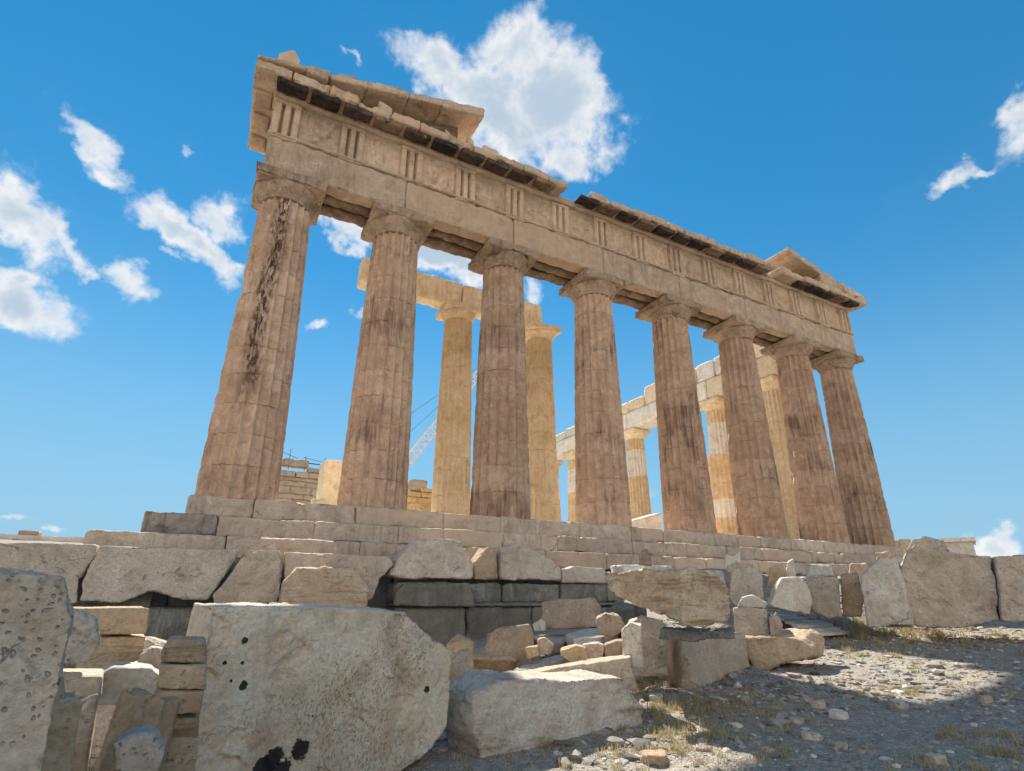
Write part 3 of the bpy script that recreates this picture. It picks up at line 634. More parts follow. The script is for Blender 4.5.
for k_, (xa_, xb_, h_) in enumerate([(24.9, 25.5, .26), (27.2, 28.0, .30), (28.9, 29.3, .22)]):
    rake(xa_, xb_, zr(xa_)-.12, zr(xb_)-.12, zr(xa_)+h_*.5, zr(xb_)+h_, -1.35, -.5, 750+k_, 'pediment_fragment', .16)
for k_, (xa_, xb_, h_) in enumerate([(7.6, 8.3, .16), (8.6, 9.6, .12), (1.2, 1.7, .35), (2.3, 2.8, .45), (5.7, 6.0, .5)]):
    rake(xa_, xb_, ZK-.03, ZK-.03, ZK+h_, ZK+h_*.7, -1.4, -.6, 760+k_, 'pediment_fragment', .14)
rake(26.0, 26.5, zr(26.)-.1, zr(26.5)-.1, zr(26.)+.25, zr(26.5)+.1, -1.2, -.6, 745, 'pediment_fragment', .1)

# inner porch: three columns carrying a honey-coloured beam, and a broken stub
for k, x in enumerate((5.2, 8.3, 12.75)):
    column(x, 5.3, .7, 9.82, .84, .66, 90+k, M['honey_patched'] if k else M['honey'], M['honey'], 'honey coloured inner porch column seen between the front columns', .35, nr=70, sub=6)
b = MB()
for k, (xa, xb) in enumerate([(3.5, 8.3), (8.32, 12.72)]):
    V, F = weather(*boxVF((xa, 4.85, 10.53), (xb, 5.8, 11.80-.04*k)), voxel=.08, rough=.01, big=.02, chip=.1, seed=760+k); b.add(V, F)
part('porch_beam', *b.arr(), M['honey'], label='honey coloured beam across the inner porch columns')
column(24.85, 5.3, .7, 4.55, .86, .80, 99, M['restored'], M['honey'], 'broken stub of an inner porch column with a pale repaired drum', .4, nr=40, sub=6, cap=False)
# north colonnade seen from inside, partly rebuilt in new white marble
YN = [4.15+4.29*i for i in range(8)]
for i, y in enumerate(YN):
    column(XE, y, 0, ZA, .93, .735, 120+i, M['restored'] if i not in (0,) else M['honey'], M['honey'], 'far colonnade column patched with pale new marble', .4, nr=60, sub=6)
b = MB(); bw = MB()
ye = [.9]+[(YN[i]) for i in range(1, 8)]+[36.5]
for i in range(8):
    V, F = weather(*boxVF((XE-.88, ye[i]+.01, ZA), (XE+.88, ye[i+1]-.01, ZT+.05)), voxel=.13, rough=.01, big=.015, chip=.07, seed=780+i); (b if i < 1 else bw).add(V, F)
UP2 = [(.9, 4.7, 1.35, 0), (4.75, 7.6, 1.35, 1), (7.65, 9.2, 1.3, 1), (9.3, 11.3, 1.35, 1), (11.4, 13.0, .85, 1), (13.3, 14.7, 1.5, 0), (14.75, 16.6, .95, 0), (16.65, 18.4, .95, 0), (18.5, 19.6, .55, 0), (20.2, 22.6, .3, 1), (23, 26, .95, 1), (26.1, 29, .75, 1), (29.1, 33, 1.0, 1), (33.1, 36, .7, 1)]
nbm = part('colonnade_beam', *bw.arr(), M['new_marble'], label='far colonnade beam rebuilt in new white marble')
obm = part('colonnade_beam', *b.arr(), M['honey'], label='old honey coloured stretch of the far colonnade beam')
for k, (ya, yb, hh_, wht) in enumerate(UP2):
    V, F = weather(*boxVF((XE-.80, ya, ZT+.055), (XE+.6, yb, ZT+.06+hh_)), voxel=.12, rough=.012, big=.02, chip=.09, seed=800+k)
    part('upper_block', V, F, M['new_marble'] if wht else M['honey'], obm if k < 1 else nbm)
# ruined west walls far inside
def ruin_wall(name, x0, x1, y, z1, seed, mat, th=1.2, label=None, holes=()):
    b = MB(); r = random.Random(seed); z = .0; row = 0; b.box((x0, y+.18, 0), (x1, y+th-.1, z1-1.15))
    while z < z1:
        h_ = r.uniform(.4, 1.0); x = x0+(0 if row % 2 else -.5)
        while x < x1:
            w = r.uniform(.7, 2.9)
            if not (z > z1-1.3 and r.random() < .35) and not any(hx0 < x+w/2 < hx1 and hz0 < z+h_/2 < hz1 for hx0, hx1, hz0, hz1 in holes):
                V, F = weather(*boxVF((x+.002, y+r.uniform(0, .12), z+.002), (x+w-.002, y+th, z+h_-.002)), voxel=.11, rough=.04, big=.07, chip=.10, frac=.08, seed=seed+int(x*9)+row*31); b.add(V, F)
            x += w
        z += h_; row += 1
    return part(name, *b.arr(), M[mat], label=label)
ruin_wall('ruined_wall', 3.2, 9.6, 40, 9.3, 830, 'ruin', label='grey brown broken wall far inside the temple')
ruin_wall('ruined_wall', 16.2, 24.0, 40, 8.2, 850, 'golden_ruin', label='golden broken wall far inside the temple', holes=((19.2, 20.2, 5.9, 7.1),))
V, F = weather(*boxVF((17.6, 40.4, 8.0), (19.4, 42, 9.2)), voxel=.12, rough=.03, big=.06, chip=.2, seed=871); part('ruined_wall', V, F, M['ruin'])
V, F = weather(*boxVF((4.0, 12, 0), (5.8, 13.6, 4.1)), voxel=.08, rough=.012, big=.02, chip=.08, seed=872); part('pier', V, F, M['honey'], label='low square golden pier behind the front columns')
V, F = weather(*boxVF((3.55, 11.6, 0), (4.3, 12, 2.0)), voxel=.08, rough=.02, big=.04, chip=.2, seed=873); part('pier_base', V, F, M['honey'])

# exposed foundation under the steps: dark weathered courses with a ledge
b = MB(); r = random.Random(9)
for (x0, x1, y, z0, z1) in ((-6, 3.55, -3.0, -4.2, -2.56), (3.55, 12.0, -3.42, -4.2, -2.57), (3.55, 12.0, -3.30, -2.50, -2.02), (-2.4, 30, -2.62, -4.2, -1.6)):
    x = x0
    while x < x1-.01:
        w = min(r.uniform(1.2, 2.1), x1-x)
        if x1-x-w < .5: w = x1-x
        V, F = weather(*boxVF((x+.008, y+r.uniform(-.02, .02), z0), (x+w-.008, -2.0, z1)), voxel=.07, rough=.02, big=.03, chip=.1, seed=900+int(x*5)+int(z1*11)); b.add(V, F); x += w
V, F = weather(*boxVF((3.55, -3.52, -2.58), (12, -2.2, -2.495)), voxel=.045, rough=.015, big=.02, chip=.07, seed=950); b.add(V, F)
part('foundation_wall', *b.arr(), M['foundation'], label='dark stained foundation wall with a ledge')

# ------------------------------------------------------------------ blocks lying in front
def nrm(v): v = np.asarray(v, float); return v/np.linalg.norm(v)
def finish(name, V, F, mat, label, group, cat, vox, rough, big, chip, seed, aniso=(1, 1, 1), scale=1., angle=None, cuts=5, cdepth=.14, frac=None):
    V, F = facet(V, F, cuts, cdepth, seed)
    vox = max(vox*.8, .008); chip *= .75
    k_ = float(np.clip(np.sort(np.ptp(np.asarray(V), 0))[1]/.75, .22, 1)); big *= k_; rough *= max(k_, .5); chip *= k_
    V, F = weather(V, F, vox, rough, big, chip, seed, aniso, scale, frac=frac if frac is not None else min(.045, .35*chip+.012))
    loc = (V[:, 0].mean(), V[:, 1].mean(), V[:, 2].min())
    o = mesh_obj(name, V, F, M[mat], None, loc, angle=angle)
    return tag(o, label, cat, group)
SEED = [1000]; DS = .82
FALL = 'fallen marble blocks in front of the temple'
RUB = 'small broken stones in the rubble heap'
def face(label, pts, mat='block', dist=None, y=None, base=None, yaw=0., tilt=0., thick=.7, side=0., rise=0., name='marble_block', cat='stone block', group=FALL, rough=.008, big=.025, chip=.06, vox=None, sink=.06, taper=0., aniso=(1, 1, 1), scale=1., cuts=3, cdepth=.055, drop=0.):
    """a block whose front outline stands on an upright (or leaning) plane in the scene and which runs back `thick` metres"""
    SEED[0] += 1; P = np.array(pts, float); low = P[P[:, 1].argmax()]
    if base is not None:
        p1, p2 = on_ground(*base[0]), on_ground(*base[1]); d = p2-p1; d[2] = 0; d = nrm(d); n = np.array([d[1], -d[0], 0.]); p0 = p1
    else:
        if y is not None: p0 = on_y(P[:, 0].mean(), P[:, 1].mean(), y); n = np.array([0., -1, 0])
        else:
            p0 = on_ground(*low) if dist is None else on_dist(P[:, 0].mean(), P[:, 1].mean(), dist*DS)
            n = EYE-p0; n[2] = 0; n = nrm(n)
        c, s = math.cos(rad(yaw)), math.sin(rad(yaw)); n = np.array([n[0]*c-n[1]*s, n[0]*s+n[1]*c, 0.])
    if n @ (EYE-p0) < 0: n = -n
    back = -n; lat = np.array([-back[1], back[0], 0.])
    nn = n*math.cos(rad(tilt))+np.array([0, 0, math.sin(rad(tilt))])
    fr = []
    for (u, v) in P:
        d = ray(u, v); fr.append(EYE+d*((p0-EYE) @ nn)/(d @ nn))
    fr = np.array(fr); thick *= DS
    if dist is None and y is None: fr[fr[:, 2] < fr[:, 2].min()+.08, 2] -= sink
    if drop: fr[fr[:, 2] < fr[:, 2].min()+.45*np.ptp(fr[:, 2]), 2] -= drop
    cen = fr.mean(0); bk = fr+back*thick+lat*side
    bk[:, 2] += rise*(fr[:, 2] > cen[2]); bk = bk+(cen+back*thick+lat*side-bk)*taper
    V, F = prism(fr, bk)
    D_ = math.hypot(*(cen-EYE)[:2]); size = np.ptp(V, 0).max()
    v_ = vox or max(.009, D_*.0030, size/200)
    return finish(name, V, F, mat, label, group, cat, min(v_, np.ptp(fr, 0)[2]/5+.004), rough, big, chip, SEED[0], aniso, scale, None, cuts, cdepth)
def slab(label, pts, dist, t, mat='warm', name='broken_stone', cat='stone', group=RUB, rough=.008, big=.02, chip=.035, dz=(0, 0), **k):
    """a stone lying flat: its upper outline on a level plane, `t` thick"""
    SEED[0] += 1; P = np.array(pts, float); c = on_dist(P[:, 0].mean(), P[:, 1].mean(), dist)
    top = np.array([on_z(u, v, c[2]) for u, v in P]); cc = top.mean(0); dd = top-cc
    ln = np.hypot(dd[:, 0], dd[:, 1]); mx_ = 1.6*np.median(ln)
    s = np.where(ln > mx_, mx_/np.maximum(ln, 1e-6), 1.); top = cc+dd*s[:, None]
    lr = dd @ np.array([_r[0], _r[1], 0]); top[:, 2] += dz[0]*lr/np.abs(lr).max()
    bot = top.copy(); bot[:, 2] -= t; bot[:, :2] = cc[:2]+(bot[:, :2]-cc[:2])*.95
    V, F = prism(top, bot)
    return finish(name, V, F, mat, label, group, cat, min(max(.010, dist*.0036), t/5), rough, big, chip, SEED[0])
def box3(label, corner, left, right, topv, mat='block', ground=True, dist=None, name='marble_block', cat='stone block', group=FALL, rough=.01, big=.025, chip=.07, sink=.08, vox=None, lean=(0, 0), aniso=(1, 1, 1)):
    """a block showing two faces: ground points of the near corner and of both far ends"""
    SEED[0] += 1
    c = on_ground(*corner) if dist is None else on_dist(*corner, dist*DS)
    L = on_z(*left, c[2]); R_ = on_z(*right, c[2]); B = L+R_-c
    D_ = math.hypot(*(c-EYE)[:2]); zt_ = on_dist(corner[0], topv, D_)[2]
    bot = [c, R_, B, L]; V = np.array([(p[0], p[1], c[2]-sink) for p in bot]+[(p[0]+lean[0], p[1]+lean[1], zt_) for p in bot])
    return finish(name, V, boxVF((0, 0, 0), (1, 1, 1))[1], mat, label, group, cat, vox or max(.012, D_*.004), rough, big, chip, SEED[0], aniso)

# row of great foundation blocks along the left
face('long flat grey block at the far left of the foundation row', [(-60, 540), (97, 544), (97, 554), (79, 581), (77, 604), (-60, 606)], 'grey_block', y=-3.45, thick=.5, chip=.09, big=.04)
face('widest block of the foundation row, split by a slanting crack on its right', [(100, 546), (240, 550), (235, 560), (213, 592), (208, 600), (180, 600), (150, 592), (120, 603), (80, 601), (83, 580)], 'grey_block', y=-3.50, thick=.6, chip=.08)
face('angular cracked block beside the slanting crack in the foundation row', [(246, 550), (281, 550), (283, 562), (279, 605), (214, 606), (212, 595), (227, 578)], 'block', y=-3.48, thick=.6, chip=.09)
face('pale block at the right end of the foundation row with its lower corner broken off', [(285, 552), (392, 556), (394, 565), (380, 581), (372, 600), (285, 606)], 'block', y=-3.46, thick=.6, chip=.09)
face('rounded veined boulder block set in front of the foundation row', [(279, 597), (284, 582), (297, 567), (355, 568), (371, 590), (361, 607), (318, 609), (278, 606)], 'banded', y=-4.25, thick=.6, chip=.09, big=.05, drop=0.95)
face('dark stained block with a rounded left end on the foundation ledge', [(394, 606), (396, 592), (405, 584), (470, 583), (476, 607)], 'foundation', y=-3.62, thick=.3, chip=.07)
face('large sloping grey block on the foundation, left of the small rounded stone', [(388, 576), (400, 558), (418, 539), (440, 538), (462, 541), (474, 563), (474, 580), (405, 578)], 'grey_block', y=-3.45, thick=.75, chip=.10, big=.05)
face('small rounded stone wedged between two grey blocks on the foundation', [(475, 562), (489, 546), (498, 553), (499, 580), (475, 580)], 'warm', y=-3.40, thick=.7, chip=.08, big=.05)
face('grey block with a banded base on the foundation, right of the small rounded stone', [(501, 549), (517, 543), (540, 552), (562, 567), (562, 581), (501, 580)], 'grey_block', y=-3.42, thick=.7, chip=.09, big=.04)
face('low patchy slab at the right end of the dark foundation top', [(562, 571), (575, 566), (606, 568), (610, 583), (562, 583)], 'grey_block', y=-3.35, thick=.5, chip=.1)

# nearest blocks, lower left
face('towering pitted grey block at the left edge, nearest to the viewer', [(-130, 566), (0, 570), (21, 571), (63, 577), (67, 605), (72, 621), (65, 662), (53, 725), (44, 775), (25, 990), (-130, 990)], 'pocked', dist=3.0, yaw=-8, thick=.5, side=.05, chip=.05, big=.03, rough=.012, scale=.6, drop=0.35)
SP = [(245, 640), (275, 638), (225, 663), (242, 663), (231, 681), (243, 686), (292, 637), (427, 689), (313, 716), (275, 758), (300, 750), (262, 768), (285, 768)]
SR = [.026, .020, .016, .020, .013, .030, .008, .028, .010, .07, .068, .065, .065]
bigpts = [(211, 606), (330, 608), (408, 613), (420, 626), (436, 638), (452, 651), (449, 699), (446, 727), (430, 750), (400, 772), (380, 800), (160, 830), (180, 771), (190, 724)]
o = face('big upright pitted slab with black lichen spots, right of the brick-like stack', bigpts, 'pocked', base=((180, 830), (398, 776)), thick=.62, chip=.05, big=.018, rough=.009, scale=.7, tilt=0, rise=.02)
c0 = on_ground(180, 830); c1 = on_ground(398, 776); dd = nrm((c1-c0)*[1, 1, 0]); nb_ = np.array([dd[1], -dd[0], 0])
spots = []
for (u, v), r_ in zip(SP, SR):
    d = ray(u, v); p = EYE+d*((c0-EYE) @ nb_)/(d @ nb_); spots.append((tuple(p-np.array(o.location)), r_))
M['lichen_slab'] = stone('lichen_marble', (.88, .75, .585), (.76, .63, .475), stain=(.14, .10, .08), stain_amt=.45, bump=.7, rust=.45, pits=.12, pits_scale=70, cracks=.15, spots=spots, vary=.02, tool=.30)
o.data.materials.clear(); o.data.materials.append(M['lichen_slab'])
face('thick slab with a smooth top, upper stone of the pair by the left block', [(76, 608), (150, 608), (146, 634), (100, 634), (76, 622)], 'warm', dist=6.1, thick=.55, side=.10, chip=.04)
face('tapering brown stone under the thick slab by the left block', [(98, 637), (146, 636), (141, 673), (72, 673), (74, 662)], 'banded', dist=6.15, thick=.5, chip=.06)
face('rough rounded rock leaning on the pair of slabs by the left block', [(66, 616), (80, 611), (95, 619), (101, 644), (88, 662), (66, 664)], 'pocked', dist=5.3, thick=.3, chip=.08, big=.05, scale=.5, cdepth=.10)
face('low pale slab on the ground beneath the pair at the left', [(55, 677), (104, 676), (102, 699), (55, 699)], 'block', dist=5.2, thick=.5, chip=.05)
face('tall yellowish block behind the towering left block, sunlit along its side', [(40, 704), (85, 698), (62, 800), (20, 800)], 'warm', dist=3.9, yaw=14, thick=.25, chip=.03, drop=0.6)
face('small pale stone perched on the yellowish block at the left', [(52, 683), (62, 680), (65, 702), (48, 706)], 'warm', dist=4.0, thick=.2, chip=.04)
# broken fluted drum
def drum_fragment():
    c = on_dist(116, 760, 3.5); c = np.array([c[0], c[1], gz(c[0], c[1])-.05]); topz = on_dist(118, 692, 3.5)[2]; L_ = topz-c[2]
    ax = nrm((.10, .16, 1.)); tx = nrm(np.cross((0, 1, 0), ax)); ty = np.cross(ax, tx); V = []; nf = 9; n = nf*8; L = 22
    for i in range(L):
        s = i/(L-1)
        for j in range(n):
            th = 2*np.pi*j/n+.25; ph = (j % 8)/8; r_ = .150-.030*(1-(2*ph-1)**2)
            x_, y_ = math.cos(th)*r_, math.sin(th)*r_
            V.append(c+ax*(s*L_*(1-s*.05*(.5+.5*math.sin(th+2.2))-s*.012*math.sin(5*th)))+tx*x_+ty*y_)
    V = np.array(V); F = [(i*n+j, i*n+(j+1) % n, (i+1)*n+(j+1) % n, (i+1)*n+j) for i in range(L-1) for j in range(n)]+[tuple(range(n))[::-1], tuple(range((L-1)*n, L*n))]
    return finish('column_drum_fragment', V, F, 'warm', 'tilted fluted column drum fragment with a bright broken top, left of the big slab', FALL, 'column drum', .009, .004, .008, .02, 1300, cuts=0, frac=.004)
drum_fragment()
face('pale stone behind the fluted drum fragment', [(96, 676), (112, 668), (150, 668), (160, 676), (158, 694), (100, 696)], 'white', dist=5.6, thick=.5, chip=.05, drop=0.05)
face('grey stone in the gap between the left pair and the brick-like stack', [(140, 656), (150, 648), (164, 650), (166, 672), (142, 672)], 'grey_block', dist=6.0, thick=.4, chip=.06, drop=0.8)
face('long grey stone at the foot of the dark foundation behind the pair', [(96, 650), (112, 641), (150, 640), (172, 646), (172, 660), (100, 662)], 'grey_block', dist=7.4, thick=.6, chip=.08, drop=0.8)
face('jagged grey rock leaning on the fluted drum fragment', [(114, 744), (132, 735), (154, 733), (164, 752), (150, 790), (118, 800)], 'grey_block', dist=3.95, thick=.2, chip=.05, big=.05, scale=.5, cdepth=.10)
# the brick-like stack
for k, (lab, pts, mt, dd_) in enumerate([
    ('topmost flat stone of the brick-like stack, banded edge and pale top', [(161, 652), (170, 640), (206, 641), (206, 664), (161, 662)], 'banded', 4.55),
    ('second stone from the top of the brick-like stack, yellow', [(159, 665), (206, 666), (206, 690), (159, 688)], 'warm', 4.5),
    ('third stone of the brick-like stack, wider and yellow', [(153, 691), (204, 692), (200, 715), (153, 714)], 'warm', 4.45),
    ('bottom stone of the brick-like stack, rough and brown', [(154, 717), (200, 718), (192, 800), (150, 800)], 'banded', 4.5)]):
    face(lab, pts, mt, dist=dd_, thick=.38, chip=.018, big=.010, cuts=1, cdepth=.04, name='stacked_stone', cat='stone', group='stones of the brick-like stack')
# long lying block in front and the stones behind it
face('long rough broken block lying in front, sunlit on its right top', [(476, 700), (500, 684), (560, 680), (625, 676), (634, 693), (647, 709), (643, 724), (600, 734), (530, 750), (482, 762), (474, 735)], 'striated', base=((482, 762), (642, 725)), thick=.62, rise=.02, chip=.07, big=.05, rough=.014, tilt=6, side=.04, aniso=(1, 1, 2))
face('long flat slab behind the lying block', [(495, 679), (560, 668), (631, 657), (637, 690), (610, 700), (495, 700)], 'block', dist=8.0, yaw=-6, thick=.5, chip=.03, big=.01)
face('rough lower stone between the big slab and the long lying block', [(446, 686), (488, 684), (480, 724), (440, 728)], 'banded', dist=7.4, thick=.5, chip=.07, drop=0.1)
slab('flat oval stone on top of the lower stone beside the big slab', [(453, 672), (470, 668), (490, 668), (494, 676), (478, 681), (456, 680)], 6.4, .12, 'block')
slab('thick pale slab in the rubble, left of the long thin one', [(468, 650), (490, 646), (526, 645), (531, 652), (515, 658), (469, 657)], 8.3, .21, 'warm')
face('rounded brown boulder at the back left of the rubble heap', [(476, 648), (486, 634), (500, 626), (530, 624), (535, 632), (530, 648)], 'brown', dist=9.4, thick=.5, chip=.07, big=.06, group=RUB, name='broken_stone', cat='stone', cuts=5, cdepth=.12, drop=0.6)
slab('long thin sunlit slab lying slanted in the rubble', [(510, 670), (562, 652), (571, 656), (518, 672)], 7.9, .10, 'white')
slab('bright sunlit flat stone on top of the rubble heap', [(564, 631), (590, 628), (616, 623), (619, 632), (596, 638), (574, 637)], 9.3, .17, 'white', dz=(.05, 0))
face('hollowed pale stone in the middle of the rubble', [(559, 650), (575, 646), (587, 648), (590, 662), (571, 664), (560, 657)], 'warm', dist=8.6, thick=.35, chip=.06, big=.05, group=RUB, name='broken_stone', cat='stone', cuts=5, cdepth=.12)
face('squarish pale stone between the hollowed stone and the brown one', [(582, 645), (598, 643), (604, 646), (603, 658), (588, 660)], 'block', dist=8.8, thick=.3, chip=.05, group=RUB, name='broken_stone', cat='stone', cuts=5, cdepth=.12)
face('reddish brown stone at the right of the rubble heap', [(604, 645), (616, 641), (627, 641), (627, 656), (605, 658)], 'brown', dist=8.8, thick=.35, chip=.05, group=RUB, name='broken_stone', cat='stone', cuts=5, cdepth=.12)
face('small triangular upright stone in the rubble', [(538, 639), (545, 638), (554, 645), (551, 655), (538, 655)], 'block', dist=8.8, thick=.15, chip=.03, group=RUB, name='broken_stone', cat='stone', cuts=5, cdepth=.12)
slab('dark flat stone behind the triangular one in the rubble', [(533, 636), (550, 632), (568, 633), (566, 641), (548, 643)], 9.8, .2, 'grey_block')
face('small stone left of the triangular one in the rubble', [(525, 648), (538, 646), (540, 656), (528, 659)], 'warm', dist=8.7, thick=.25, chip=.04, group=RUB, name='broken_stone', cat='stone', cuts=5, cdepth=.12)
face('small light boulder tucked beside the reddish block behind the rubble', [(532, 624), (541, 619), (547, 622), (547, 631), (534, 632)], 'white', dist=11.8, thick=.3, chip=.06, group=RUB, name='broken_stone', cat='stone', cuts=5, cdepth=.12)
face('squared reddish block standing behind the rubble heap', [(541, 602), (560, 599), (596, 598), (603, 609), (598, 627), (560, 629), (541, 629)], 'brown', dist=12.0, thick=.7, chip=.05)
face('jumbled grey stone beside the upper edge of the big slab', [(452, 660), (462, 650), (470, 654), (468, 668), (454, 672)], 'grey_block', dist=7.2, thick=.3, chip=.06, group=RUB, name='broken_stone', cat='stone', cuts=5, cdepth=.12, drop=0.6)
face('low rubble stone behind the upper right corner of the big slab', [(446, 645), (458, 636), (474, 642), (474, 652), (450, 656)], 'warm', dist=8.4, thick=.4, chip=.06, group=RUB, name='broken_stone', cat='stone', cuts=5, cdepth=.12, drop=0.6)
face('narrow pitted upright stone left of the two-sided block', [(622, 630), (630, 623), (642, 625), (644, 668), (624, 668)], 'pocked', dist=8.4, thick=.4, chip=.05, scale=.6)
slab('broad grey slab under the left tip of the great wedge', [(612, 616), (640, 612), (672, 628), (660, 634), (628, 632)], 10.4, .22, 'grey_block', dz=(0, 0), group=FALL, name='marble_slab', cat='stone slab')
face('pale rough stone left of the broad grey slab', [(596, 618), (606, 613), (620, 616), (626, 628), (612, 638), (598, 634)], 'block', dist=10.0, thick=.35, chip=.07, big=.05, group=RUB, name='broken_stone', cat='stone', cuts=5, cdepth=.12)
for lab, pts, d_, t_, mt in [('small flat stone at the left end of the rubble, behind the oval one', [(470, 664), (484, 660), (500, 662), (496, 670), (474, 671)], 8.0, .12, 'warm'),
  ('thin pale flake wedged under the long thin slab', [(520, 668), (546, 662), (560, 664), (540, 673)], 8.3, .08, 'block'),
  ('flat stone bridging the hollowed stone and the squarish one', [(566, 648), (584, 643), (600, 644), (592, 651), (572, 653)], 9.0, .09, 'warm'),
  ('broad flat slab in the shade at the back of the rubble', [(498, 640), (520, 633), (536, 636), (530, 645), (504, 647)], 9.3, .14, 'grey_block'),
  ('tilted flat slab above the reddish brown stone', [(596, 640), (612, 633), (628, 635), (624, 643), (602, 645)], 9.3, .11, 'block'),
  ('small angular chip in front of the hollowed stone', [(552, 664), (562, 659), (572, 664), (562, 669)], 8.3, .08, 'white'),
  ('short thick slab between the thick pale slab and the triangular stone', [(520, 656), (534, 652), (542, 656), (534, 662), (522, 662)], 8.5, .14, 'warm')]:
    slab(lab, pts, d_, t_, mt)
face('pale upright stone between the yellowish block and the fluted drum', [(76, 702), (98, 698), (100, 750), (96, 790), (74, 790)], 'block', dist=4.9, thick=.4, chip=.05, drop=0.45)
face('rough grey stone low behind the yellowish block', [(60, 684), (86, 680), (92, 706), (62, 710)], 'grey_block', dist=5.6, thick=.4, chip=.06, drop=0.65)
# two-sided block with the great wedge on it
box3('two-sided squared block on the dry grass under the great wedge', (687, 692), (642, 672), (752, 678), 640, 'block', chip=.06, big=.03)
face('dark low stone between the squared block and the great wedge', [(660, 628), (696, 630), (735, 630), (736, 640), (690, 643), (658, 640)], 'foundation', dist=8.35, thick=.7, chip=.04)
def wedge():
    p0 = on_dist(686, 600, 8.0*DS); Vs = MB()
    for pts, yaw in (([(601, 571), (640, 569), (676, 570), (692, 571), (690, 590), (686, 626), (674, 623), (648, 612), (616, 596), (605, 586)], -22), ([(680, 572), (690, 568), (710, 571), (724, 579), (732, 590), (733, 622), (704, 629), (682, 627)], 30)):
        n = EYE-p0; n[2] = 0; n = nrm(n); c, s = math.cos(rad(yaw)), math.sin(rad(yaw)); n = np.array([n[0]*c-n[1]*s, n[0]*s+n[1]*c, 0.])
        fr = np.array([EYE+ray(u, v)*(((p0-EYE) @ n)/(ray(u, v) @ n)) for u, v in pts]); bk = fr-n*.6; bk = bk+(bk.mean(0)-bk)*.3
        Vs.add(*prism(fr, bk))
    V, F = Vs.arr()
    return finish('marble_block', V, F, 'banded', 'great wedge-shaped banded block tilted on top of the squared block', FALL, 'stone block', .026, .02, .05, .07, 1290, (1, 1, 2.5), cuts=0)
wedge()
slab('thin pale slab lying on top of the great wedge', [(610, 566), (630, 563), (672, 566), (668, 569), (615, 569)], 8.15, .15, 'white')
face('small pink pointed stone on top of the great wedge', [(638, 564), (642, 551), (646, 549), (651, 557), (652, 566)], 'brown', dist=8.25, thick=.2, chip=.03, group=RUB, name='broken_stone', cat='stone', cuts=5, cdepth=.12)
face('low broad boulder with a white top, right of the two-sided block', [(736, 640), (782, 637), (802, 640), (813, 648), (811, 658), (780, 663), (757, 668), (748, 655)], 'warm', yaw=-10, thick=.8, side=-.1, rise=.10, chip=.09, big=.07)
face('small squared stone by the ramp with a white stone on it', [(733, 608), (750, 606), (767, 609), (768, 623), (734, 624)], 'block', dist=12.2, thick=.4, chip=.04, drop=.35)
face('bright white rounded stone on the small squared stone by the ramp', [(737, 607), (742, 597), (752, 594), (768, 602), (766, 609)], 'white', dist=12.2, thick=.3, chip=.06, big=.04, group=RUB, name='broken_stone', cat='stone', cuts=5, cdepth=.12)
# blocks beside the ramp and on the right
face('pocked grey block with a rounded top, right beside the ramp', [(769, 606), (775, 590), (782, 578), (796, 577), (808, 583), (813, 600), (812, 616), (790, 612)], 'pocked', dist=15.0, yaw=10, thick=.5, chip=.09, big=.05)
face('grey block with a broken lower left corner next to the pocked one', [(802, 579), (822, 574), (839, 575), (842, 617), (829, 619), (812, 611)], 'grey_block', dist=15.4, thick=.6, chip=.08)
face('pale golden block squeezed between the grey block and the leaning one', [(840, 574), (858, 572), (864, 600), (863, 617), (842, 617)], 'warm', dist=15.8, thick=.6, chip=.07)
face('leaning rough block with a notched top, left of the biggest block at the right', [(860, 576), (868, 568), (878, 557), (897, 557), (904, 585), (911, 626), (868, 628), (862, 600)], 'pocked', dist=15.2, yaw=-6, thick=.7, chip=.09, big=.05)
face('biggest smooth-faced block at the right with a broken left end', [(900, 568), (908, 551), (918, 543), (930, 549), (953, 552), (992, 555), (998, 585), (1000, 621), (956, 629), (917, 627), (902, 600)], 'block', dist=15.6, yaw=8, thick=1.0, chip=.09, big=.03)
face('rounded grey boulder lying on top of the biggest block at the right', [(905, 550), (912, 539), (925, 535), (945, 539), (952, 552), (930, 553)], 'grey_block', dist=16.3, thick=.6, chip=.09, big=.06)
face('last block at the right edge, tilted against the biggest one', [(994, 556), (1060, 553), (1075, 622), (1002, 622), (1000, 590)], 'block', dist=15.7, yaw=12, thick=.9, chip=.07)
